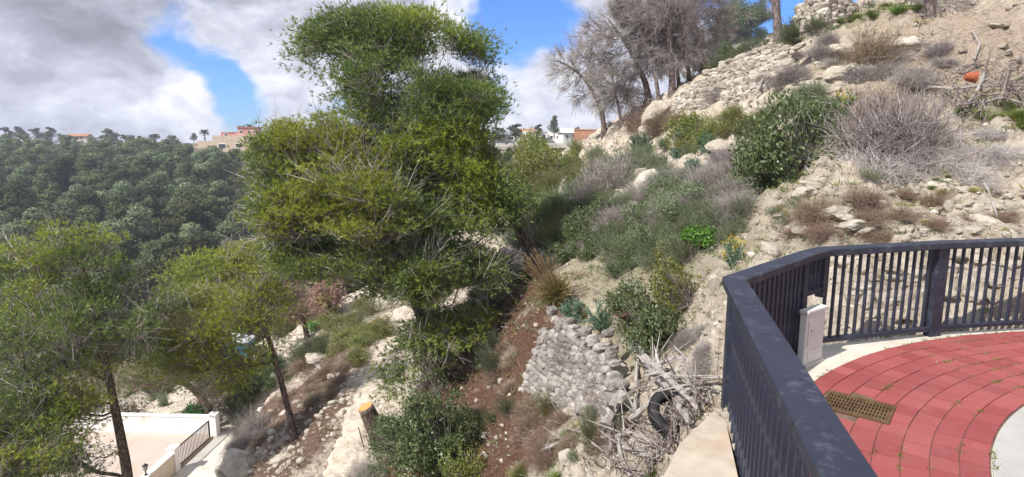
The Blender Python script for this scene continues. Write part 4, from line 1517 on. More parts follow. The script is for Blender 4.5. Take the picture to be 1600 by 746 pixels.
for q, (x, y, w_, h_) in enumerate([(1560, 192, 70, 34), (1590, 185, 60, 30), (1530, 182, 50, 22), (1600, 200, 60, 36), (1500, 176, 40, 18), (1575, 170, 60, 26)]):
    pp('tuft', x, y, w_, h_, 'green grass tuft right of the brushwood pile', 'green grass beside the brushwood pile')
for q, (x, y, w_, h_) in enumerate([(1335, 32, 50, 22), (1310, 36, 40, 18), (1360, 26, 46, 20), (1405, 20, 60, 24), (1430, 16, 40, 20), (1385, 14, 50, 20)]):
    pp('tuft', x, y, w_, h_, 'green grass tuft under the bare trunks at the top edge', 'green grass under the bare trunks')
for q, (x, y) in enumerate([(1468, 216), (1462, 206)]):
    pp('leafy_bright', x, y, 26, 16, ['small bright weed beside the pale dry mats', 'tiny bright weed just above the other one'][q])

# ---- shrubs that nothing tells apart, by kind and stretch of slope
ZONES = [
    # kind, corners of the stretch (photo spots), count, size in px at that place (w,h), label, group
    ('heath', [(800, 300), (900, 260), (1010, 215), (1090, 250), (1000, 330), (880, 400), (800, 390)], 46, (38, 30), 'low grey-green shrub on the slope under the houses', 'grey-green shrubs on the far slope'),
    ('heath_olive', [(800, 270), (880, 245), (960, 230), (960, 300), (880, 380), (800, 400)], 34, (42, 34), 'yellowish heath shrub on the slope under the houses', 'yellowish heath on the far slope'),
    ('leafy_olive', [(795, 285), (850, 262), (900, 250), (880, 300), (810, 340)], 14, (54, 46), 'olive bush on the far end of the slope', 'olive bushes on the far slope'),
    ('leafy', [(860, 330), (960, 330), (960, 400), (860, 420), (820, 380)], 16, (50, 38), 'dark green bush on the slope behind the pampas', 'dark bushes behind the pampas'),
    ('leafy_grey', [(960, 390), (1060, 300), (1170, 300), (1160, 380), (1060, 420), (960, 440)], 18, (56, 40), 'soft grey-green bush in the middle of the slope', 'grey-green bushes in mid slope'),
    ('heath', [(960, 380), (1060, 290), (1180, 310), (1150, 400), (1000, 440)], 16, (44, 36), 'feathery grey-green shrub in the middle of the slope', 'feathery shrubs in mid slope'),
    ('heath_green', [(940, 380), (1040, 320), (1130, 340), (1100, 400), (960, 430)], 26, (44, 34), 'green feathery shrub in the middle of the slope', 'green feathery shrubs in mid slope'),
    ('spurge', [(980, 225), (1100, 190), (1130, 240), (1060, 300), (1000, 260)], 18, (34, 28), 'blue-green spurge below the dry stone terrace', 'spurges below the terrace'),
    ('leafy_olive', [(1060, 215), (1170, 180), (1190, 215), (1080, 245)], 12, (50, 34), 'olive bush at the foot of the dry stone terrace', 'olive bushes under the terrace'),
    ('heath', [(1190, 180), (1310, 130), (1330, 160), (1230, 215)], 18, (40, 26), 'low grey shrub right of the dry stone terrace', 'low shrubs right of the terrace'),
    ('heath_green', [(1110, 95), (1200, 60), (1300, 30), (1300, 52), (1220, 90), (1120, 120)], 18, (36, 26), 'green shrub on top of the dry stone terrace', 'green shrubs on the terrace'),
    ('leafy', [(1060, 120), (1150, 40), (1220, 20), (1200, 70), (1110, 110)], 15, (44, 36), 'dark bush among the dead trunks', 'dark bushes among the dead trunks'),
    ('brush', [(900, 300), (1000, 260), (1140, 250), (1160, 340), (1000, 350), (930, 360)], 34, (54, 32), 'small grey dry bush scattered on the slope', 'small dry bushes on the slope'),
    ('brush_brown', [(940, 210), (1040, 165), (1060, 200), (960, 230)], 14, (40, 26), 'brown dry bush along the ridge edge', 'dry bushes along the ridge'),
    ('brush', [(1080, 160), (1200, 80), (1310, 60), (1310, 110), (1180, 160)], 14, (40, 22), 'grey dry scrub on and above the terrace wall', 'dry scrub on the terrace'),
    ('brush_brown', [(1200, 350), (1400, 300), (1590, 300), (1590, 360), (1400, 376), (1200, 376)], 16, (44, 20), 'low dry weed on the stony bank above the railing', 'dry weeds above the railing'),
    ('tuft_dry', [(1200, 330), (1500, 270), (1590, 280), (1590, 340), (1300, 370)], 14, (30, 14), 'straw-coloured grass tuft on the stony bank', 'straw tufts on the stony bank'),
    ('tuft', [(1380, 270), (1480, 262), (1500, 300), (1400, 290)], 7, (26, 12), 'short green tuft under the pale dry mats', 'green tufts under the dry mats'),
    ('brush', [(1060, 520), (1110, 500), (1112, 570), (1080, 580)], 7, (40, 18), 'grey tangle of dry twigs around the log pile', 'twig tangles around the logs'),
    ('brush_brown', [(800, 640), (960, 600), (1020, 700), (960, 740), (780, 740)], 22, (50, 24), 'brown dry tangle on the bank under the stone wall', 'dry tangles under the stone wall'),
    ('leafy_grey', [(900, 640), (940, 560), (1000, 640), (930, 740), (860, 740)], 9, (34, 24), 'small grey-green weed among the fallen stones', 'grey-green weeds among fallen stones'),
    ('tuft', [(740, 430), (810, 430), (790, 500), (740, 520), (700, 500)], 16, (40, 20), 'moss-green tuft on the red bank beside the large trunk', 'green tufts on the red bank'),
    ('heath_green', [(690, 440), (800, 400), (830, 440), (740, 520), (680, 520)], 12, (40, 30), 'green shrub growing under the large leaning pine', 'green shrubs under the leaning pine'),
    ('leafy_olive', [(520, 530), (580, 500), (610, 520), (560, 570), (520, 560)], 14, (40, 18), 'yellow-green bush between the track and the valley edge', 'yellow-green bushes at the valley edge'),
    ('heath_olive', [(470, 480), (560, 470), (600, 500), (560, 560), (500, 540)], 26, (36, 18), 'pale olive scrub on the open ground by the dead pink pine', 'olive scrub by the dead pink pine'),
    ('brush_brown', [(840, 500), (900, 530), (935, 620), (860, 610)], 6, (26, 18), 'small dry weed rooted in the face of the crumbling wall', 'weeds on the crumbling wall'),
    ('leafy_grey', [(850, 510), (900, 560), (930, 630), (870, 610)], 5, (18, 14), 'small green weed rooted in the face of the crumbling wall', 'green weeds on the crumbling wall'),
    ('brush_brown', [(700, 520), (790, 480), (810, 600), (740, 680)], 12, (44, 20), 'brown dry brush on the red bank', 'dry brush on the red bank'),
    ('heath_green', [(710, 560), (800, 520), (800, 660), (740, 700)], 7, (30, 26), 'dark green weed on the red bank', 'green weeds on the red bank'),
    ('brush', [(1330, 110), (1400, 60), (1480, 60), (1470, 120), (1360, 160)], 9, (44, 20), 'grey dry scrub on the tan slope above the largest mound', 'dry scrub on the tan slope'),
    ('heath', [(1200, 300), (1330, 270), (1400, 290), (1300, 350), (1190, 360)], 9, (34, 18), 'low grey-green weed on the stony bank above the bend of the railing', 'grey-green weeds above the railing bend'),
    ('brush_pale', [(1470, 200), (1590, 205), (1590, 265), (1500, 270)], 9, (50, 18), 'pale dry grass on the ledge right of the largest mound', 'pale dry grass on the right ledge'),
    ('brush_brown', [(460, 570), (560, 530), (560, 590), (500, 640), (400, 700)], 24, (36, 14), 'low brown scrub left of the dirt track', 'brown scrub beside the track'),
    ('heath_green', [(440, 600), (500, 560), (530, 520), (460, 560)], 10, (36, 22), 'dark green scrub on the slope left of the track', 'dark scrub left of the track'),
    ('leafy', [(370, 660), (420, 600), (450, 560), (400, 590), (360, 640)], 14, (44, 32), 'dark bush in the shade behind the slim pine', 'dark bushes behind the slim pine'),
    ('brush', [(340, 700), (400, 640), (420, 700), (360, 740)], 10, (44, 30), 'grey brush along the white driveway', 'grey brush by the driveway'),
    ('leafy_olive', [(430, 500), (520, 470), (560, 480), (500, 510), (440, 530)], 16, (34, 24), 'mixed green bush in the hollow by the dead pine', 'green bushes in the hollow'),
    ('leafy_grey', [(230, 600), (330, 570), (420, 540), (430, 570), (340, 620), (240, 640)], 18, (50, 34), 'grey-green bush on the slope behind the yard', 'grey-green bushes behind the yard'),
    ('heath_olive', [(640, 450), (760, 380), (800, 400), (720, 470), (660, 500)], 14, (40, 34), 'olive heath shrub behind the broad pine', 'olive heath behind the broad pine'),
]


def in_poly(poly, n):
    xs, ys = [q[0] for q in poly], [q[1] for q in poly]
    out = []
    while len(out) < n:
        x, y = min(xs) + vr.random() * (max(xs) - min(xs)), min(ys) + vr.random() * (max(ys) - min(ys))
        if inside(np.array([x]), np.array([y]), poly)[0]:
            out.append((x, y))
    return out


for kind, poly, n, (w_, h_), label, group in ZONES:
    for x, y in in_poly(poly, n):
        k = .6 + .75 * vr.random()
        pp(kind, x, y, w_ * k, h_ * k * (.85 + .3 * vr.random()), label, group)

# ------------------------------------------------------------------ stones
stone_m = N('limestone')
oi = stone_m.n('ObjectInfo').outputs['Random']
nA, nB = stone_m.noise(3.5, 7, .7), stone_m.noise(14, 6, .7)
c = stone_m.ramp(stone_m.math('ADD', stone_m.math('MULTIPLY', nA, .8), stone_m.math('MULTIPLY', oi, .2)), [(.3, (.36, .31, .24)), (.55, (.52, .47, .39)), (.75, (.64, .60, .53))])
c = stone_m.mix(stone_m.math('MULTIPLY', stone_m.math('SUBTRACT', nB, .56, True), 3.5, True), c, (.22, .19, .15))
stone_m.bsdf(c, .92, stone_m.bump(stone_m.math('ADD', nA, nB), .7, .04), spec=.15)
STONE = stone_m.mat
grey_m = N('grey_limestone')
g = grey_m.n('NewGeometry').outputs['Random Per Island']
nA, nB = grey_m.noise(6, 6, .7), grey_m.noise(22, 5, .7)
c = grey_m.ramp(grey_m.math('ADD', grey_m.math('MULTIPLY', nA, .55), grey_m.math('MULTIPLY', g, .45)), [(.15, (.19, .16, .13)), (.5, (.36, .315, .26)), (.9, (.56, .515, .45))])
c = grey_m.mix(grey_m.math('MULTIPLY', grey_m.math('SUBTRACT', nB, .58, True), 3, True), c, (.16, .14, .11))
grey_m.bsdf(c, .92, grey_m.bump(grey_m.math('ADD', nA, nB), .6, .03), spec=.15)
GREYST = grey_m.mat
w_m = N('weathered_grey_stone')
g = w_m.n('NewGeometry').outputs['Random Per Island']
nA, nB = w_m.noise(4, 6, .7), w_m.noise(20, 6, .75)
c = w_m.ramp(w_m.math('ADD', w_m.math('MULTIPLY', nA, .55), w_m.math('MULTIPLY', g, .45)), [(.15, (.14, .125, .11)), (.5, (.27, .245, .22)), (.9, (.47, .44, .40))])
c = w_m.mix(w_m.math('MULTIPLY', w_m.math('SUBTRACT', nB, .54, True), 4, True), c, (.10, .09, .075))
w_m.bsdf(c, .95, w_m.bump(w_m.math('ADD', nA, nB), .8, .04), spec=.1)
WEATHERED = w_m.mat
_ico = {}


def ico(sub):
    if sub not in _ico:
        bm = bmesh.new()
        bmesh.ops.create_icosphere(bm, subdivisions=sub, radius=1)
        bm.verts.index_update()
        _ico[sub] = (np.array([v.co[:] for v in bm.verts]), np.array([[v.index for v in f.verts] for f in bm.faces]))
        bm.free()
    return _ico[sub]


def rock_verts(seed, sub=3, rough=.25, boxy=3.0):
    v, f = ico(sub)
    r = np.random.default_rng(seed)
    q = rotz(r.random() * 6)
    v = v @ q.T
    k = (np.abs(v) ** boxy).sum(1) ** (1 / boxy)
    v = v / k[:, None] ** .75
    # flat broken faces
    for _ in range(7):
        n_ = unit(r.normal(size=3))
        h_ = .55 + .35 * r.random()
        dd = v @ n_ - h_
        v = v - np.where(dd > 0, dd, 0)[:, None] * n_[None] * .9
    s_ = 1 + rough * vnoise3(v * 1.6 + seed, seed)[:, None] * .6 + rough * .3 * vnoise3(v * 4.5, seed + 1)[:, None]
    return v * s_, f


def rock_mesh(seed, sub=3, rough=.25):
    v, f = rock_verts(seed, sub, rough)
    mb = MB()
    mb.add(v, f)
    return mb.mesh('boulder', STONE)


ROCKS = [rock_mesh(q, 4, .3) for q in range(6)]
SMALL = [rock_mesh(q + 20, 2, .3) for q in range(6)]


def rock(px, py, w_, h_, label, group=None, name='boulder', cat='boulder', ms=None, sink=.3):
    p = hit(px, py)
    s_ = p[1] / F
    ms = ms or ROCKS
    o = link(name, ms[vr.integers(0, len(ms))], None, (p[0], p[1], p[2] + h_ * s_ * (.5 - sink)))
    o.rotation_euler = (vr.normal() * .2, vr.normal() * .2, vr.random() * 6)
    o.scale = (w_ * s_ / 2, w_ * s_ / 2 * (.7 + .4 * vr.random()), h_ * s_ / 2)
    return tag(o, label, cat, group)


for a in [
    (1203, 398, 36, 26, 'pale pointed boulder just above the bend of the railing'),
    (1023, 195, 40, 52, 'large grey boulder at the left end of the dry stone terrace'),
    (1012, 215, 30, 26, 'grey boulder leaning under the large one'),
    (1150, 82, 44, 18, 'flat pale slab among the dead trunks'),
    (1140, 62, 24, 26, 'upright pale boulder behind the flat slab'),
    (1075, 118, 26, 18, 'rounded boulder on the ridge beside the pole-like trunk'),
    (1130, 232, 50, 20, 'long pale ledge in the middle of the slope'),
    (1010, 300, 44, 60, 'tall pale outcrop right of the large dry bush'),
    (985, 330, 34, 24, 'pale outcrop below the tall one'),
    (955, 362, 30, 22, 'whitish rock low on the outcrop line'),
    (885, 300, 20, 40, 'narrow grey rock beside the olive bushes'),
    (1250, 308, 30, 22, 'pale rock right of the grey-green shrub'),
    (1268, 296, 36, 18, 'flat pale rock under the largest dark shrub'),
    (1300, 336, 26, 14, 'low pale rock above the gully'),
    (1540, 348, 44, 20, 'cracked pale ledge on the bank above the railing'),
    (1580, 330, 34, 18, 'pale block beside the cracked ledge'),
    (1445, 366, 26, 14, 'pale stone sitting just above the handrail'),
    (1118, 452, 22, 34, 'tan rock touching the railing corner'),
    (975, 628, 22, 22, 'round whitish stone beside the thick log'),
    (958, 725, 20, 26, 'white stone below the thick log'),
    (885, 722, 34, 34, 'pale boulder at the bottom of the bank'),
    (905, 640, 26, 22, 'whitish rock fallen from the stone wall'),
    (948, 550, 24, 36, 'pale rock face under the larger spurge'),
    (378, 735, 60, 50, 'grey boulder at the edge of the driveway'),
    (350, 745, 30, 30, 'smaller grey boulder at the bottom edge'),
    (440, 718, 36, 14, 'flat pale stone between the slim pine and the track'),
    (527, 574, 20, 10, 'white stone on the brown slope left of the track'),
    (517, 590, 14, 8, 'small white stone below the other on the brown slope'),
    (432, 590, 34, 18, 'grey rock beside the slim pine'),
    (498, 560, 40, 16, 'long grey rock at the valley edge'),
    (770, 440, 24, 34, 'grey rock under the leaning pine'),
    (730, 470, 30, 20, 'rough pale rock behind the broad pine'),
    (610, 480, 50, 34, 'pale outcrop beside the upper track'),
    (650, 455, 44, 30, 'pale crag glimpsed behind the broad pine'),
]:
    rock(*a)
for poly, n, w_, h_, label, group in [
    ([(1200, 340), (1330, 300), (1590, 295), (1590, 368), (1210, 376)], 22, 34, 16, 'pale limestone ledge jutting from the bank above the railing', 'ledges above the railing'),
    ([(1310, 400), (1590, 390), (1590, 490), (1320, 520)], 20, 30, 18, 'pale limestone ledge behind the railing bars', 'ledges behind the railing'),
    ([(1240, 120), (1330, 70), (1420, 70), (1330, 160), (1260, 170)], 12, 34, 18, 'cream limestone ledge on the slope above the yellow flowers', 'ledges above the yellow flowers'),
    ([(1440, 40), (1590, 10), (1590, 90), (1480, 100)], 4, 24, 8, 'tan limestone ledge on the bare slope at the top right', 'ledges on the bare top slope'),
    ([(900, 340), (1040, 250), (1060, 290), (960, 390)], 12, 28, 20, 'pale limestone ledge on the outcrop line', 'ledges on the outcrop line')]:
    for x, y in in_poly(poly, n):
        k = .5 + .9 * vr.random()
        rock(x, y, w_ * k, h_ * k, label, group, 'rock_ledge', 'rock', sink=.42)
STZ = [
    ([(1180, 330), (1330, 290), (1590, 300), (1590, 372), (1200, 380)], 70, 9, 'pale stone on the bank above the railing', 'stones above the railing'),
    ([(1300, 400), (1590, 390), (1590, 500), (1310, 540)], 70, 11, 'pale stone seen through the railing bars', 'stones behind the railing'),
    ([(880, 560), (960, 560), (960, 690), (860, 700), (840, 640)], 60, 11, 'whitish stone fallen below the dry stone wall', 'stones fallen from the wall'),
    ([(440, 640), (540, 580), (540, 640), (470, 740), (400, 740)], 36, 8, 'small stone on the brown slope left of the track', 'stones beside the track'),
    ([(900, 330), (1030, 240), (1050, 290), (960, 400)], 24, 10, 'pale stone on the outcrop line', 'stones along the outcrop'),
    ([(620, 620), (790, 520), (800, 640), (700, 740)], 20, 7, 'small stone on the red bank', 'stones on the red bank'),
]
for poly, n, s_, label, group in STZ:
    for x, y in in_poly(poly, n):
        k = .5 + vr.random() ** 2 * 1.6
        rock(x, y, s_ * k, s_ * k * .7, label, group, 'stone', 'stone', SMALL)


def drystone(label, foot, h_, size, seed, lean=.18, wob=.12, thin=1.0, push=.12, box=7.0, mat=None, name='dry_stone_wall', drop=0, raise_=0):
    """a wall of fitted stones along a line of ground; every course breaks joint with the one below"""
    r = np.random.default_rng(seed)
    P = np.array([hit(*q) for q in foot])
    L = np.concatenate([[0], np.cumsum(np.linalg.norm(np.diff(P[:, :2], axis=0), axis=1))])
    mb = MB()
    v0, f0 = ico(2)
    c0 = P[0]
    back = unit(np.array([P[-1][1] - P[0][1], -(P[-1][0] - P[0][0]), 0]))
    if back @ np.array([0, 1.0, 0]) < 0:
        back = -back
    z = -.25
    hs = h_ if isinstance(h_, (list, tuple)) else [h_] * len(P)
    while z < max(hs):
        ch = size * (.5 + .35 * r.random())
        u = -r.random() * size
        while u < L[-1]:
            sw = size * (.65 + .9 * r.random())
            m_ = u + sw / 2
            top_ = np.interp(m_, L, hs) + r.normal() * wob * size
            if z < top_ and 0 < m_ < L[-1]:
                p = np.array([np.interp(m_, L, P[:, q]) for q in range(3)])
                p = p + np.array([0, 0, z + ch / 2]) + back * (lean * max(z, 0) + r.normal() * push * size)
                sd = int(r.integers(0, 1 << 20))
                v = v0 / (np.abs(v0) ** box).sum(1)[:, None] ** (1 / box)
                v = v * (1 + .20 * vnoise3(v * 1.1 + sd % 97, sd)[:, None] + .10 * vnoise3(v * 3.1 + sd % 89, sd + 1)[:, None]) * (.9 + .2 * r.random())
                v = v * np.array([sw * .60, size * .7 * thin, ch * .66])
                ax_ = unit(P[min(len(P) - 1, int(np.searchsorted(L, m_)))] - P[max(0, int(np.searchsorted(L, m_)) - 1)])
                ax_[2] *= .8
                R_ = frame(ax_) @ rotx(r.normal() * .12) @ rotz(r.normal() * .08) @ roty(r.normal() * .1)
                mb.add(v @ R_.T + p - c0, f0)
            u += sw
        z += ch
    # earth and rubble core behind the face
    n = len(P)
    v = []
    for k in range(n):
        for zz_ in (-.4, hs[k] - size * 1.3):
            for dep in (.10, .45):
                v.append(P[k] - c0 + np.array([0, 0, zz_]) + back * (dep + lean * max(zz_, 0)))
    f = []
    for k in range(n - 1):
        b_ = k * 4
        f += [(b_, b_ + 4, b_ + 6, b_ + 2), (b_ + 2, b_ + 6, b_ + 7, b_ + 3), (b_ + 1, b_ + 3, b_ + 7, b_ + 5)]
    mb.add(v, f, 1)
    return tag(mb.build(name, [mat or GREYST, STONE], None, c0), label, 'stone wall')


def rotx(a):
    c, q = math.cos(a), math.sin(a)
    return np.array([[1, 0, 0], [0, c, -q], [0, q, c]])


def roty(a):
    c, q = math.cos(a), math.sin(a)
    return np.array([[c, 0, q], [0, 1, 0], [-q, 0, c]])


M_core = plain('wall_core_earth', (.24, .18, .12), .95, .35, 6, .5)
drystone('long dry stone terrace wall below the dead trees', [(1050, 186), (1085, 172), (1120, 163), (1165, 153), (1205, 138), (1240, 124)], [.5, 1.1, 1.4, 1.35, 1.2, .5], .21, 5, lean=.3, wob=.6, push=.08)
drystone('short dry stone wall behind the stout bare trunk', [(1245, 52), (1280, 44), (1322, 30)], [.7, 1.1, .8], .28, 6, lean=.3, wob=.5)
drystone('crumbling dry stone wall beneath the pampas tussock', [(820, 600), (845, 622), (880, 640), (920, 640), (958, 650)], [1.15, 1.45, 1.15, .75, .3], .135, 7, lean=.42, wob=1.3, push=.07, mat=WEATHERED)
drystone('old stone retaining wall half hidden under the leaning pine', [(745, 452), (775, 446), (800, 428)], [.7, .9, .6], .3, 8)

# ------------------------------------------------------------------ dead wood
def log(pts_px, r0, r1, label, name='dead_branch', cat='branch', lift=0.0, group=None, mat='log', twig=0, sides=7):
    """a fallen limb lying along photo spots; lift raises the ends above the ground"""
    P = []
    for k, q in enumerate(pts_px):
        p = hit(q[0], q[1])
        l_ = q[2] if len(q) > 2 else lift
        if l_:
            d = ray(q[0], q[1])
            p = p - d / np.linalg.norm(d) * l_ * 1.35
        P.append(p + np.array([0, 0, r0 * .6]))
    P = catmull(np.array(P), .15)
    rr_ = np.linspace(r0, r1, len(P)) * (1 + .12 * vr.normal(size=len(P)))
    P = P + vr.normal(size=P.shape) * r0 * .18
    mb = MB()
    mb.tube(P - P[0], rr_, sides)
    for z in range(twig):
        k = vr.integers(1, len(P) - 1)
        mb.sticks((P[k] - P[0])[None], (P[k] - P[0] + unit(vr.normal(size=3) + np.array([0, 0, .3])) * (.2 + .4 * vr.random()))[None], r1 * .7, .003)
    return tag(mb.build(name, M[mat], None, P[0], smooth=False), label, cat, group)


LOGS = [
    ([(990, 545, .45), (1038, 600, .5), (1078, 662, .15)], .074, .062, 'long pale plank-like log slanting across the tyre'),
    ([(984, 540, .3), (1010, 565, .35), (1050, 600, .35), (1092, 645, .1)], .05, .035, 'upper pale log lying beside the long slanting one'),
    ([(1066, 562, .3), (1060, 580, .4), (1030, 620, .4), (985, 660, .15)], .05, .035, 'curved log crossing under the slanting pair'),
    ([(970, 625, .2), (958, 648, .2), (946, 672, .15)], .10, .085, 'thick short log with split bark left of the pile'),
    ([(1010, 583, .35), (1060, 590, .35), (1125, 594, .1)], .03, .02, 'thin straight branch lying level across the pile'),
    ([(995, 572, .2), (1030, 570, .25), (1062, 560, .3)], .035, .03, 'bent branch with a pale broken end at the top of the pile'),
    ([(995, 575, .15), (994, 610, .15), (992, 650, .1)], .03, .022, 'upright thin branch at the left side of the pile'),
    ([(1075, 590, .2), (1085, 612, .15), (1106, 630, .08)], .032, .02, 'rough branch sloping towards the railing corner'),
    ([(1070, 612, .1), (1090, 608, .1), (1124, 612, .05)], .025, .015, 'short grey branch pointing at the railing post'),
    ([(948, 672, .05), (955, 700, .05), (944, 725, .03)], .028, .016, 'dark curved branch hanging below the thick log'),
    ([(962, 684, .1), (988, 678, .1)], .03, .022, 'stubby pale branch below the thick log'),
    ([(965, 690, .05), (972, 720, .08), (985, 748, .05)], .035, .02, 'splintered branch running down to the bottom edge'),
    ([(975, 700, .05), (1000, 712, .08), (1032, 720, .05)], .03, .018, 'fanned dry stem lying under the tyre'),
    ([(832, 715, .1), (860, 700, .15), (892, 688, .1)], .035, .02, 'lone weathered branch on the bank left of the pile'),
    ([(848, 632, .1), (890, 628, .12), (935, 640, .05)], .018, .010, 'thin pale branch across the fallen stones'),
    ([(938, 560, .05), (945, 548, .1), (948, 530, .08)], .03, .022, 'short stub of root under the larger spurge'),
    ([(1018, 690, .1), (1032, 704, .1), (1045, 708, .05)], .028, .02, 'grey stem beside the concrete buttress'),
    ([(1015, 510, .1), (1050, 540, .15), (1085, 575, .1)], .022, .012, 'thin branch leaning down from the big green shrub'),
    ([(1160, 150, .2), (1185, 118, .3), (1215, 92, .2)], .05, .03, 'dark fallen branch leaning on the dry stone terrace'),
    ([(1180, 150, .2), (1192, 125, .3), (1196, 100, .2)], .04, .02, 'pale branch hanging down the dry stone terrace'),
    ([(1120, 140, .1), (1165, 128, .2), (1210, 108, .15)], .03, .02, 'thin branch lying along the top of the terrace wall'),
    ([(1512, 165, .2), (1528, 140, .3), (1540, 112, .2)], .035, .02, 'white branch standing out of the brushwood pile'),
    ([(1540, 160, .1), (1570, 155, .1), (1595, 162, .1)], .03, .02, 'pale stick at the right foot of the brushwood pile'),
    ([(1522, 95, .1), (1530, 70, .1), (1518, 48, .05)], .025, .012, 'bare white twig on the tan slope above the brushwood'),
    ([(1540, 290, .1), (1552, 320, .1), (1560, 345, .05)], .018, .010, 'white twig on the stony bank at the right'),
    ([(1450, 138, .2), (1490, 140, .3), (1530, 136, .2)], .035, .02, 'pale branch lying along the brushwood pile'),
]
for a in LOGS:
    log(*a, twig=5)
# loose sticks heaped round the logs and up in the brushwood pile
for poly, n, label, group in [
    ([(940, 690), (1000, 640), (1070, 660), (1015, 740), (950, 740)], 44, 'dry splintered stick in the heap below the tyre', 'sticks in the log pile'),
    ([(1000, 600), (1100, 590), (1120, 640), (1050, 660)], 34, 'thin dry stick around the tyre', 'sticks around the tyre'),
    ([(1380, 120), (1470, 100), (1600, 95), (1600, 150), (1500, 168), (1400, 165)], 130, 'grey stick in the brushwood pile at the top right', 'sticks of the brushwood pile'),
    ([(850, 590), (960, 560), (960, 700), (840, 740)], 26, 'thin grey stick on the stony bank', 'sticks on the stony bank')]:
    for x, y in in_poly(poly, n):
        L = 18 + 40 * vr.random()
        th = vr.normal() * .7 + (.5 if x < 1200 else .1)
        x2, y2 = x + L * math.cos(th), min(744, y + L * math.sin(th))
        lim = 1035 + (746 - max(y, y2)) * .8 - 22
        if x < 1130:
            x, x2 = min(x, lim), min(x2, lim)
        log([(x, y, .06 + .2 * vr.random()), ((x + x2) / 2 + vr.normal() * 3, (y + y2) / 2 + vr.normal() * 3, .1 + .25 * vr.random()), (x2, y2, .04 + .2 * vr.random())],
            .007 + .011 * vr.random() ** 2, .004, label, 'dry_stick', 'stick', group=group, mat=['stick', 'bark_grey', 'bark_grey'][vr.integers(0, 3)], twig=2, sides=5)

# tyre, bag, pot
tp = hit(1052, 668)
t = thing('car_tyre', 'black car tyre half buried under the slanting logs', 'tyre', tp)
rub = plain('rubber', (.016, .016, .018), .75, .25, 20, .3)
mb = MB()
prof = [(.20, -.085), (.25, -.10), (.30, -.098), (.325, -.07), (.33, 0), (.325, .07), (.30, .098), (.25, .10), (.20, .085), (.215, .0)]
n = 48
v = [(rad * math.cos(q * 2 * math.pi / n), rad * math.sin(q * 2 * math.pi / n), z) for q in range(n) for rad, z in prof]
K = len(prof)
f = [(q * K + e, ((q + 1) % n) * K + e, ((q + 1) % n) * K + (e + 1) % K, q * K + (e + 1) % K) for q in range(n) for e in range(K)]
R_ = frame((1, .1, .1), unit(np.array([-.3, -.7, .75]))) * .84
mb.add(np.array(v) @ R_.T, f)
mb.build('casing', rub, t, (0, 0, .17), smooth=True)
mb = MB()
for q in range(n):
    a = q * 2 * math.pi / n
    for s_ in (-1, 1):
        c_ = np.array([.328 * math.cos(a), .328 * math.sin(a), s_ * .04])
        Rl = np.array([[math.cos(a), -math.sin(a), 0], [math.sin(a), math.cos(a), 0], [0, 0, 1]])
        mb.box(c_ @ R_.T, (.022, .026, .05), rot=R_ @ Rl)
mb.build('tread', rub, t, (0, 0, .17))

pk = hit(975, 494) - ray(975, 494) * .35
bm = bmesh.new()
bmesh.ops.create_icosphere(bm, subdivisions=4, radius=1)
vv = np.array([v.co[:] for v in bm.verts])
dsp = 1 + .5 * vnoise3(vv * 1.7, 3) + .22 * vnoise3(vv * 4, 4)
for q, v in enumerate(bm.verts):
    v.co = Vector(vv[q] * dsp[q] * np.array([.17, .11, .055]))
mb = MB()
mb.bm(bm, (0, 0, .05))
tag(mb.build('plastic_bag', plain('pink_plastic', (.62, .07, .30), .35, .15, 10, .2, spec=.5), None, pk), 'crumpled pink plastic bag lying under the big green shrub', 'bag')
rp = hit(1510, 138)
t = thing('clay_pot', 'broken orange clay pot lying in the brushwood pile', 'pot', rp + np.array([0, -.15, .22]))
mb = MB()
prof = [(.0, 0), (.07, 0), (.10, .085), (.117, .178), (.13, .178), (.13, .206), (.117, .206), (.107, .178), (.085, .07), (0, .02)]
n = 24
v = [(rad * math.cos(q * 2 * math.pi / n), rad * math.sin(q * 2 * math.pi / n), z - .15) for q in range(n) for rad, z in prof]
K = len(prof)
f = [(q * K + e, ((q + 1) % n) * K + e, ((q + 1) % n) * K + e + 1, q * K + e + 1) for q in range(n) for e in range(K - 1)]
mb.add(np.array(v) @ frame((0, -.4, 1), (1, -.35, .1)).T, f)
mb.build('bowl', plain('terracotta', (.30, .085, .04), .85, .3, 12, .2), t)

# ------------------------------------------------------------------ the white yard
white = plain('white_render', (.74, .72, .68), .9, .06, 2, .2, dirt=(.55, .48, .40))
cream = plain('cream_render', (.62, .53, .42), .9, .08, 2, .2)
iron = plain('black_iron', (.018, .018, .02), .5, .2, 8, .1)
ya, yb = at(277, 738, 25.6), at(335, 684, 28.9)
mb = MB()
prism(mb, [(-26, 19.6), (ya[0] - .1, 19.6), (ya[0] - .1, ya[1]), (yb[0] - .1, yb[1]), (yb[0] - .1, 29.4), (-26, 29.4)], GZ - .4, GZ + .10)
tag(mb.build('yard_floor', plain('pinkish_paving', (.46, .385, .33), .9, .12, 1.2, .2, dirt=(.45, .33, .24))), 'pale pinkish paved yard inside the white walls', None, None, 'structure')
mb = MB()
prism(mb, [(ya[0] + .1, 19.2), (-11.6, 19.2), (-12.2, 26), (-13.2, 30.2), (yb[0] + .1, 30.2), (yb[0] + .1, yb[1]), (ya[0] + .1, ya[1])], GZ - .4, GZ + .06)
tag(mb.build('driveway', plain('driveway_concrete', (.55, .51, .45), .9, .12, 1.5, .25, dirt=(.36, .30, .24))), 'pale concrete driveway outside the black gate', None, None, 'structure')


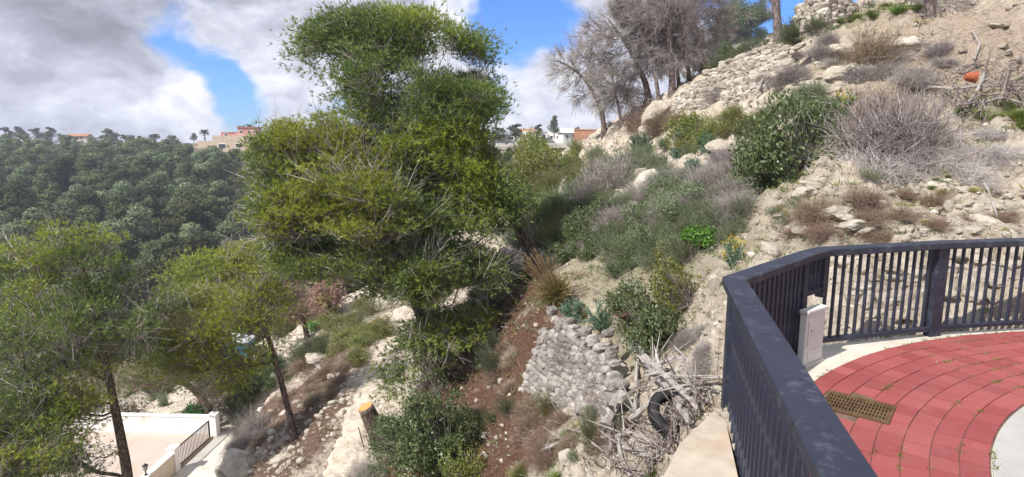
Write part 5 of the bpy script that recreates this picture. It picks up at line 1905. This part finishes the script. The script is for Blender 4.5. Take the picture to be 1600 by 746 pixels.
def wall(label, a, b, h_, th_, mat, cope=True, name='yard_wall', z=GZ):
    t = thing(name, label, 'wall', (a[0], a[1], z))
    d = np.array([b[0] - a[0], b[1] - a[1]])
    L = np.linalg.norm(d)
    mb = MB()
    mb.box((L / 2, 0, h_ / 2), (L, th_, h_))
    mb.build('wall_body', mat, t)
    t.rotation_euler = (0, 0, math.atan2(d[1], d[0]))
    if cope:
        mb = MB()
        mb.box((L / 2, 0, h_ + .035), (L + .06, th_ + .07, .06), bev=.01)
        mb.build('coping', white, t)
    return t


wall('white back wall of the yard with a flat coping', (-24.5, 29.6), (yb[0] + .12, 29.2), 1.05, .25, white)
wall('cream front wall sloping up to the gate pillar', (ya[0] - .15, 22.4), (ya[0] - .12, ya[1] - .18), 1.0, .25, cream)
t = thing('gate_pillar', 'white gate pillar at the near end of the black gate', 'pillar', (ya[0] - .1, ya[1], GZ))
mb = MB()
mb.box((0, 0, .62), (.36, .36, 1.24), bev=.01)
mb.build('shaft', white, t)
mb = MB()
mb.box((0, 0, 1.27), (.44, .44, .07), bev=.015)
mb.build('cap', white, t)
t = thing('gate_pillar', 'white gate pillar at the far end by the bright green bush', 'pillar', (yb[0] - .05, yb[1] + .2, GZ))
mb = MB()
mb.box((0, 0, .62), (.36, .36, 1.24), bev=.01)
mb.build('shaft', white, t)
mb = MB()
mb.box((0, 0, 1.27), (.44, .44, .07), bev=.015)
mb.build('cap', white, t)
gd = np.array([yb[0] - ya[0], yb[1] - ya[1]])
gl_ = np.linalg.norm(gd) - .42
t = thing('driveway_gate', 'black barred sliding gate across the pale driveway', 'gate', (ya[0] - .1 + gd[0] / (gl_ + .42) * .21, ya[1] + gd[1] / (gl_ + .42) * .21, GZ), None, math.atan2(gd[1], gd[0]))
mb = MB()
for z in (.14, 1.08):
    mb.box((gl_ / 2, 0, z), (gl_, .05, .05), bev=.005)
for x in (.025, gl_ - .025):
    mb.box((x, 0, .61), (.05, .05, .89), bev=.005)
mb.build('gate_frame', iron, t)
bmesh_ = None
for q in range(24):
    if bmesh_ is None:
        mb = MB()
        mb.box((0, 0, 0), (.022, .022, .89))
        bmesh_ = mb.mesh('bar', iron)
    link('bar', bmesh_, t, (.05 + (gl_ - .1) * (q + .5) / 24, 0, .61))
# lantern on the front wall
t = thing('wall_lantern', 'small black lantern standing on the front yard wall', 'lantern', (ya[0] - .14, 23.6, GZ + 1.065))
mb = MB()
mb.tube([(0, 0, 0), (0, 0, .22)], .03, 8)
mb.tube([(0, 0, 0), (0, 0, .02)], .08, 12)
mb.build('post', iron, t)
mb = MB()
mb.tube([(0, 0, .22), (0, 0, .24), (0, 0, .42), (0, 0, .44)], [.04, .09, .11, .11], 8)
mb.build('glass', plain('lantern_glass', (.25, .25, .22), .2, .1), t)
mb = MB()
mb.tube([(0, 0, .441), (0, 0, .50), (0, 0, .55)], [.135, .06, .015], 8)
mb.build('cap', iron, t)
# second low railing in the yard
t = thing('yard_railing', 'low black railing in the yard behind the large pine trunk', 'railing', (-20.6, 21.6, GZ + .1), None, RAD(8))
mb = MB()
mb.box((1.6, 0, .85), (3.2, .04, .05))
mb.box((1.6, 0, .12), (3.2, .04, .04))
for q in range(22):
    mb.box((.07 + q * .145, 0, .48), (.02, .02, .70))
mb.build('bars', iron, t)
bp = at(377, 591, 41)
zb = ground(bp[0], bp[1])
t = thing('blue_shed', 'small bright blue shed glimpsed behind the slim pine', 'shed', (bp[0], bp[1], zb - .2))
mb = MB()
mb.box((0, 0, 1.0), (1.7, 1.5, 2.0))
mb.build('wall', plain('blue_paint', (.05, .26, .52), .6, .1), t)
mb = MB()
mb.box((0, 0, 2.05), (2.0, 1.8, .12), rot=roty(.1))
mb.build('roof', plain('grey_sheet', (.4, .42, .42), .6), t)

# ------------------------------------------------------------------ far things on the ridge
glass = plain('dark_glass', (.03, .035, .045), .15, .1, spec=.6)
tile = plain('roof_tiles', (.36, .16, .09), .85, .25, 3, .3)
shut = plain('dark_opening', (.02, .022, .03), .6, .2)


def house(label, px, py, Y, w_, d_, h_, mat, rz=0, roof='flat', wins=(), name='house', extra=None, sink=1.0, roofmat=None, group=None):
    """walls, roof and windows of a house standing on the ridge; sizes in metres"""
    p = at(px, py, Y)
    t = thing(name, label, 'house', p, group, rz)
    mb = MB()
    mb.box((0, 0, h_ / 2 - sink / 2), (w_, d_, h_ + sink))
    mb.build('wall', mat, t)
    mb = MB()
    if roof == 'flat':
        mb.box((0, 0, h_ + .12), (w_ + .3, d_ + .3, .24))
    elif roof == 'parapet':
        mb.box((0, -d_ / 2 + .1, h_ + .3), (w_ + .1, .2, .6))
        mb.box((-w_ / 2 + .1, 0, h_ + .3), (.2, d_ - .3, .6))
        mb.box((0, d_ / 2 - .1, h_ + .3), (w_ + .1, .2, .6))
    else:
        a, b_, e = w_ / 2 + .4, d_ / 2 + .4, roof
        v = [(-a, -b_, h_), (a, -b_, h_), (a, b_, h_), (-a, b_, h_), (-a, 0, h_ + e), (a, 0, h_ + e), (-a, -b_, h_ - .12), (a, -b_, h_ - .12), (a, b_, h_ - .12), (-a, b_, h_ - .12)]
        mb.add(v, [(0, 1, 5, 4), (2, 3, 4, 5), (6, 7, 1, 0), (8, 9, 3, 2), (6, 9, 8, 7)])
        mb.f.append(np.array([(0, 4, 3), (1, 2, 5)]))
        mb.m.append(np.zeros(2, np.int32))
    mb.build('roof', roofmat or (mat if roof in ('flat', 'parapet') else tile), t)
    for x, z, ww, hh in wins:
        mb = MB()
        mb.box((x, -d_ / 2 - .02, z), (ww, .08, hh))
        fo = mb.build('window', white, t)
        mb = MB()
        mb.box((x, -d_ / 2 - .065, z), (ww - .2, .03, hh - .2))
        mb.build('pane', glass, fo)
    return t


pinkw = plain('salmon_render', (.52, .20, .15), .9, .1, 1, .1)
sand = plain('sand_stone_wall', (.50, .39, .28), .9, .2, 1.2, .4, dirt=(.36, .27, .18))
# villa on the left skyline: stepped sandstone base, salmon upper floors
YV = 232
vp = at(372, 239, YV)
t = thing('hill_villa', 'salmon villa on a sandstone base on the left skyline', 'villa', vp)
k = YV / F
mb = MB()
mb.box((0, 0, 8 * k), (64 * k, 6, 36 * k))
base_ = mb.build('base_wall', sand, t)
for x, w__, z, h__ in ((-18, 10, 10, 6.5), (8, 10, 11, 5)):
    mb = MB()
    mb.box((x * k, -3.0, z * k), (w__ * k + .7, .12, h__ * k + .7))
    fr_ = mb.build('window', white, t)
    mb = MB()
    mb.box((x * k, -3.08, z * k), (w__ * k, .12, h__ * k))
    mb.build('pane', shut, fr_)
mb = MB()
mb.box((-44 * k, .5, 3 * k), (26 * k, 5, 30 * k))
mb.box((-60 * k, 1, -3 * k), (18 * k, 5, 26 * k))
mb.build('lower_terrace', sand, t)
mb = MB()
mb.box((4 * k, 1.2, 27 * k), (52 * k, 5, 6 * k))
mb.box((18 * k, 1.6, 33 * k), (30 * k, 4, 10 * k))
mb.build('upper_floor', pinkw, t)
mb = MB()
mb.box((18 * k, 1.6, 38.8 * k), (33 * k, 5, 1.4 * k))
mb.box((-12 * k, 1.2, 30.7 * k), (18 * k, 5.4, 1.2 * k))
mb.build('roof', tile, t)
for x, z in ((8, 32), (20, 32), (28, 32), (-14, 27)):
    mb = MB()
    mb.box((x * k, (-.45 if z == 32 else -1.35), z * k), (6 * k, .1, 5 * k))
    fr_ = mb.build('window', white, t)
    mb = MB()
    mb.box((x * k, (-.51 if z == 32 else -1.41), z * k), (4.6 * k, .1, 3.8 * k))
    mb.build('pane', glass, fr_)
mb = MB()
mb.box((20 * k, -2.2, 25.2 * k), (30 * k, 1.4, 1.0 * k))
for q in range(8):
    mb.box(((6 + q * 4) * k, -2.8, 27 * k), (.15, .15, 2.6 * k))
mb.box((20 * k, -2.8, 28.4 * k), (30 * k, .18, .5 * k))
mb.build('balcony', plain('pale_balustrade', (.62, .56, .48), .9, .08), t)
house('tiny white house alone on the left skyline', 126, 219, 250, 7, 5, 1.6, cream, .2, 1.0, [(-1.5, .8, 1, 1), (1.5, .8, 1, 1)])
house('low white farm building in a clearing of the far wood', 224, 289, 150, 5, 4, 1.6, cream, .3, .8, [(0, .8, 1, 1)])
house('long low white house left of the dark ridge tree', 836, 220, 170, 6.2, 6, 2.4, white, .15, 'flat', [(-2, 1.2, .9, 1.2), (0, 1.2, .9, 1.2), (2, 1.2, .9, 1.2)])
house('tall narrow white house behind the long low one', 822, 219, 176, 4.6, 4, 2.2, white, -.1, 1.1, [(-1, 1.2, .8, 1.0), (1, 1.2, .8, 1.0)])
house('white house with a gabled roof right of the dark ridge tree', 887, 220, 168, 4.4, 4, 2.2, white, .3, 1.3, [(-1, 1.1, .8, 1.1), (1, 1.1, .8, 1.1)], roofmat=white)
house('small white house tucked beside the gabled one', 868, 220, 172, 4.0, 4, 2.0, white, -.2, 'parapet', [(-.9, 1.0, .8, .9), (.9, 1.0, .8, .9)])
house('flat white garage at the left end of the ridge houses', 790, 220, 165, 9, 5, 1.4, white, .0, 'flat', [(-2, .7, 1.6, .9), (1.5, .7, 1.6, .9)])
house('pale house below the viaduct at the far left of the gap', 776, 246, 120, 6, 4, 1.6, cream, .1, 'flat', [(0, .8, 1.2, .8)])
# road terrace below those houses
rp_ = at(845, 229, 150)
t = thing('road_viaduct', 'long pale concrete road edge under the ridge houses', 'viaduct', rp_)
mb = MB()
mb.box((0, 0, .35), (30, .4, .9))
mb.build('parapet', kerbm, t)
mb = MB()
mb.box((0, 2.0, -.25), (30, 4.4, .3))
mb.build('deck', kerbm, t)
for x in (-12, -7, -2, 3, 8, 13):
    mb = MB()
    mb.box((x, 2.2, -2.5), (.7, 3.2, 4.2))
    mb.build('pier', kerbm, t)
mb = MB()
mb.box((0, 3.9, -2.6), (30, .3, 4.4))
mb.build('back_wall', conc, t)
# terracotta wall beside the ridge trees
pw = at(918, 226, 62)
t = thing('brick_wall', 'reddish-brown wall at the foot of the slender dead tree', 'wall', pw, None, .05)
mb = MB()
mb.box((0, 0, .4), (2.9, .3, 2.2))
mb.build('wall_body', plain('reddish_render', (.42, .22, .14), .9, .2, 3, .4), t)
mb = MB()
mb.box((0, 0, 1.55), (3.0, .4, .1))
mb.build('coping', plain('reddish_coping', (.45, .27, .18), .9, .2, 3, .2), t)


# ------------------------------------------------------------------ the far wood
def far_pine(seed, mat, n=3400, style=0):
    """a whole pine of height 1: trunk, a few limbs and needle clumps; style 0 domed, 1 pointed, 2 flat and ragged"""
    r = np.random.default_rng(seed)
    mb = MB()
    mb.tube([(0, 0, -.1), (.02, 0, .3), (.0, .03, .75)], [.03, .025, .008], 5, 1)
    nl = 11
    t = (np.arange(nl) + r.random(nl)) / nl
    z = .22 + .72 * t
    w_ = {0: np.sqrt(np.clip(1 - (t - .25) ** 2 * 1.5, .05, 1)) * .30, 1: (1 - t * .92) * .30, 2: (.35 + .65 * np.sin(t * 3)) * .36}[style]
    a = r.random(nl) * 6.28
    q = np.sqrt(r.random(nl)) * w_
    C = np.stack([q * np.cos(a), q * np.sin(a), z], 1)
    R = (.13 + .09 * r.random(nl)) * (1 - .45 * t)
    mb.sticks(np.stack([0 * z, 0 * z, z * .7], 1), C, .010, .005, 1)
    k = r.integers(0, nl, n)
    u = unit(r.normal(size=(n, 3)))
    p = C[k] + u * (R[k] * (.78 + .32 * r.random(n)))[:, None] * np.array([1.15, 1.15, .8])
    mb.leaves_n(p, u + np.array([0, 0, .3]), .044 * (.5 + .9 * r.random(n)), .026, 0, seed, .38)
    return mb.mesh('pine_tree', [M[mat], M['bark']])


FP = [far_pine(70 + q, 'pine_far', 3400, (0, 1, 2, 0, 1, 0, 2, 1)[q]) for q in range(8)]
FL = [far_pine(80 + q, 'far_light', 3400, (0, 2, 1)[q]) for q in range(3)]


def far_spot(r):
    while True:
        px = -420 + r.random() * 1260
        t_ = r.random()
        Y = 62 * (250 / 62) ** t_
        u = (px - 800) / F
        x = u * Y
        if px > 480 and r.random() < .55:
            continue
        return x, Y


fr_ = np.random.default_rng(5)
spots = []
tries = 0
cell = {}
while len(spots) < 780 and tries < 60000:
    tries += 1
    x, y = far_spot(fr_)
    if y < 62:
        continue
    px_s = 800 + F * x / y
    if y > 188 and fr_.random() < .55 or y > 215 and fr_.random() < .8:
        continue
    bare_hill = y > 185 and 60 < px_s < 260
    if bare_hill and fr_.random() < .72:
        continue
    if abs(px_s - 224) < 14 and 135 < y < 155:
        continue
    if px_s > 290 and px_s < 440 and y > 168:
        continue
    dmin = (3.3 + 3.0 * fr_.random()) * (1 + y * .0012)
    ix, iy = int(x // 4), int(y // 4)
    if any((x - a) ** 2 + (y - b) ** 2 < dmin ** 2 for i_ in (-1, 0, 1) for j_ in (-1, 0, 1) for a, b in cell.get((ix + i_, iy + j_), ())):
        continue
    cell.setdefault((ix, iy), []).append((x, y))
    spots.append((x, y))
spots = sorted(spots, key=lambda q: math.hypot(*q))
seen = [q for q in spots if 800 + F * q[0] / q[1] > -25]
near_ = seen[:270]
rest = seen[270:] + [q for q in spots if q not in set(seen)]
for x, y in near_:
    light = fr_.random() < .3
    ms = FL if light else FP
    o = link('pine_tree', ms[fr_.integers(0, len(ms))], None, (x, y, ground(x, y) - .2))
    s_ = 6.4 + 4.8 * fr_.random()
    o.scale = (s_ * (.85 + .45 * fr_.random()), s_ * (.85 + .45 * fr_.random()), s_)
    o.rotation_euler = (0, 0, fr_.random() * 6.28)
    tag(o, 'pale green pine in the wood across the valley' if light else 'dark green pine in the wood across the valley', 'pine tree', 'pale pines across the valley' if light else 'dark pines across the valley')
mb = MB()
for x, y in rest:
    me_ = FP[fr_.integers(0, len(FP))]
    vv = np.empty(len(me_.vertices) * 3, np.float32)
    me_.vertices.foreach_get('co', vv)
    vv = vv.reshape(-1, 3)
    nv = 6 * 5 * 0
    # keep only the needle clumps and the trunk: every other leaf is enough at this distance
    lv = vv[-3400 * 4:].reshape(-1, 4, 3)[::3].reshape(-1, 3)
    s_ = (5.0 + 4.0 * fr_.random()) * (1 - .35 * float(sstep(170, 215, y)))
    a = fr_.random() * 6.28
    q = (lv @ rotz(a).T) * np.array([s_ * 1.15, s_ * 1.15, s_]) + np.array([x, y, ground(x, y) - .2])
    c_ = q.reshape(-1, 4, 3)
    m_ = c_.mean(1, keepdims=True)
    c_ = m_ + (c_ - m_) * 1.5
    mb.add(c_.reshape(-1, 3), np.arange(len(q)).reshape(-1, 4))
    mb.tube(np.array([(x, y, ground(x, y) - .5), (x, y, ground(x, y) + s_ * .6)]), [s_ * .03, s_ * .012], 4, 1)
tag(mb.build('distant_forest', [M['pine_far'], M['bark']]), 'dense dark wood reaching up to the skyline', None, None, 'stuff')

SKY = [(30, 219, 26, 20, 'round dark tree at the far left of the skyline', 0), (58, 219, 24, 18, 'rounded skyline tree second from the left edge', 1), (80, 217, 20, 18, 'darker skyline tree left of the tiny white house', 0),
       (10, 220, 22, 20, 'skyline tree cut by the left edge', 1), (104, 221, 18, 10, 'low skyline bush beside the tiny white house', 1), (168, 220, 26, 18, 'wide dark tree alone on the left skyline', 0), (183, 221, 20, 12, 'bushy dark tree joined to the wide skyline tree', 1),
       (218, 222, 16, 10, 'small skyline bush left of the lone palm', 0), (303, 220, 14, 12, 'small tree beside the tall palm by the villa', 1),
       (866, 211, 24, 28, 'dark round-headed tree standing over the white ridge houses', 0), (842, 212, 18, 18, 'thin airy tree left of the dark ridge tree', 1), (806, 216, 34, 22, 'broad dark pines left of the ridge houses', 0), (778, 216, 34, 18, 'dark pine at the left end of the ridge houses', 1),
       (903, 219, 14, 20, 'narrow tree right of the gabled white house', 0), (760, 218, 30, 16, 'dark ridge tree half hidden by the leaning pine', 1), (795, 254, 22, 24, 'dark round tree below the road viaduct', 0), (850, 226, 22, 12, 'dark hedge-like tree in front of the white houses', 1),
       (932, 220, 16, 10, 'low dark tree behind the reddish wall', 0), (770, 250, 30, 26, 'dark tree beside the pale house under the viaduct', 1)]
for px, py, w_, h_, label, k in SKY:
    Y = 240 if px < 400 else (118 if py > 240 else 160)
    p = at(px, py, Y)
    o = link('round_tree', FP[fr_.integers(0, len(FP))], None, p - np.array([0, 0, .5]))
    s_ = Y / F
    o.scale = (w_ * s_ * 1.35, w_ * s_ * 1.35, h_ * s_ * 1.15)
    o.rotation_euler = (0, 0, fr_.random() * 6.28)
    tag(o, label, 'tree', None)


def palm(px, py, Y, h_, label):
    p = at(px, py, Y)
    t = thing('palm_tree', label, 'palm tree', p)
    mb = MB()
    mb.tube([(0, 0, -1), (.05, 0, h_ * .5), (0, 0, h_)], [.30, .22, .20], 7)
    mb.build('trunk', M['bark'], t)
    r = np.random.default_rng(int(px))
    mb = MB()
    for q in range(30):
        a = q * 2.4
        el = .9 - 1.5 * r.random()
        d = np.array([math.cos(a) * math.cos(el), math.sin(a) * math.cos(el), math.sin(el)])
        pts_ = np.array([np.array([0, 0, h_]) + d * s_ * 1.7 + np.array([0, 0, -.55 * s_ * s_]) for s_ in np.linspace(0, 1, 7)])
        k = np.repeat(np.arange(1, 7), 10)
        side = unit(np.cross(d, [0, 0, 1]))
        pos_ = pts_[k] + r.normal(size=(60, 3)) * .08
        mb.blades(pos_, unit(d * .5 + side * r.choice([-1, 1], (60, 1)) + np.array([0, 0, -.4]) + r.normal(size=(60, 3)) * .2), .55, .10)
    mb.build('crown', M['pine_far'], t)


palm(243, 222, 245, 2.6, 'lone palm on the left skyline')
palm(320, 216, 238, 2.6, 'tall palm beside the salmon villa')
palm(196, 222, 245, 2.2, 'shaggy palm right of the wide skyline tree')
palm(390, 204, 240, 1.6, 'palm rising behind the salmon villa roof')
palm(378, 204, 240, 1.2, 'shorter palm left of the one behind the villa roof')


# ------------------------------------------------------------------ rubble, litter and low growth that nobody could count
gr_ = np.random.default_rng(17)
Vg = V[:-1].reshape(nr, na, 3)
ai = np.where((az > RAD(-46)) & (az < RAD(47)))[0]
ri = np.where((rr > 3.2) & (rr < 44))[0]


def ground_spots(n, weight):
    """spots on the near slope, kept with the given weight of the zones"""
    a_, b_ = gr_.choice(ri, n), gr_.choice(ai, n)
    idx = a_ * na + b_
    p = V[idx] + gr_.normal(size=(n, 3)) * np.array([.04, .04, 0]) * (np.hypot(V[idx, 0], V[idx, 1]) / 10)[:, None]
    dp_, _ = seg_dist(p[:, 0], p[:, 1], PATH)
    ok = (gr_.random(n) < weight(idx)) & ~inside(p[:, 0], p[:, 1], [(x - .0, y) for x, y in PLAT]) & (dp_ > .35)
    ok &= ~((p[:, 0] < -11) & (p[:, 1] > 19) & (p[:, 1] < 31.5))
    p = p[ok]
    p[:, 2] = H(p[:, 0], p[:, 1])
    return p


nz_ = vnoise(V[:, 0] / 1.3, V[:, 1] / 1.3, 91) + .6 * vnoise(V[:, 0] / .5, V[:, 1] / .5, 92)
p = ground_spots(30000, lambda i_: np.clip(.55 + 1.1 * nz_[i_], .06, 1) * (1 - .75 * green[i_]) * (1 - .6 * red[i_]) * (1 - .5 * tan[i_]))
v0, f0 = ico(1)
n = len(p)
dist = np.hypot(p[:, 0], p[:, 1])
sz = (.012 + .05 * gr_.random(n) ** 3.0) * np.clip(dist / 9, .8, 2.6)
vv = v0[None] * (1 + .28 * gr_.normal(size=(n, len(v0), 1))) * np.stack([sz * (1 + .5 * gr_.random(n)), sz, sz * .65], 1)[:, None]
a = gr_.random(n) * 6.28
ca, sa = np.cos(a)[:, None], np.sin(a)[:, None]
vv = np.stack([vv[..., 0] * ca - vv[..., 1] * sa, vv[..., 0] * sa + vv[..., 1] * ca, vv[..., 2]], -1) + p[:, None]
mb = MB()
mb.add(vv.reshape(-1, 3), (f0[None] + (np.arange(n) * len(v0))[:, None, None]).reshape(-1, 3))
tag(mb.build('rubble', GREYST), 'small broken limestone rubble strewn over the slope', None, None, 'stuff')


def scatter(name, label, n, weight, ln, wd, mats, per, up=.8, spread=.05, lie=False):
    p = ground_spots(n, weight)
    q = np.repeat(p, per, 0)
    k_ = np.clip(np.hypot(q[:, 0], q[:, 1]) / 10, .7, 2.4)
    q = q + gr_.normal(size=q.shape) * np.array([spread, spread, 0]) * k_[:, None]
    d = gr_.normal(size=q.shape)
    d[:, 2] = np.abs(d[:, 2]) * .15 if lie else d[:, 2] * .3 + up
    d = unit(d)
    mi = (vnoise(q[:, 0] / .9, q[:, 1] / .9, 5) + .3 * gr_.normal(size=len(q)) > 0).astype(int)
    mb = MB()
    for z in (0, 1):
        s_ = mi == z
        L = ln * k_[s_] * (.4 + .9 * gr_.random(s_.sum()))
        if lie:
            a_ = q[s_] + np.array([0, 0, .015])
            mb.sticks(a_, a_ + d[s_] * L[:, None], wd * k_[s_], wd * .5 * k_[s_], z)
        else:
            mb.blades(q[s_], d[s_], L, wd * k_[s_], z, 3)
    tag(mb.build(name, [M[mats[0]], M[mats[1]]]), label, None, None, 'stuff')


scatter('ground_cover', 'low green and straw growth covering the middle of the slope', 26000, lambda i_: np.clip(green[i_] * (.8 + 1.6 * nz_[i_]), 0, 1), .10, .020, ('grey_green', 'olive'), 9)
scatter('dry_grass', 'thin dry grass scattered over the bare parts of the slope', 16000, lambda i_: np.clip(.25 + 1.2 * nz_[i_], .02, 1) * (1 - .5 * tan[i_]), .085, .010, ('straw', 'dry_brown'), 7, .5)
scatter('twig_litter', 'fallen twigs and needles littering the slope', 15000, lambda i_: np.clip(.2 - 1.0 * nz_[i_] + .6 * brown[i_] + .5 * tan[i_] + .5 * red[i_], .03, 1), .16, .0028, ('dry', 'dry_brown'), 4, 0, .10, True)


# ------------------------------------------------------------------ air
hz = N('haze_air')
pv = hz.n('VolumePrincipled', {'Color': (.80, .87, 1.0, 1), 'Density': .0006, 'Anisotropy': .3})
hz.t.links.new(pv.outputs[0], hz.out.inputs['Volume'])
mb = MB()
zlo, zhi = float(V[:, 2].min()) - 1.5, max(float(V[:, 2].max()) + 3, 24)
mb.box((0, 0, (zlo + zhi) / 2), (900, 900, zhi - zlo))
print('haze box', zlo, zhi)
tag(mb.build('haze', hz.mat), 'thin pale air over the valley', None, None, 'stuff')
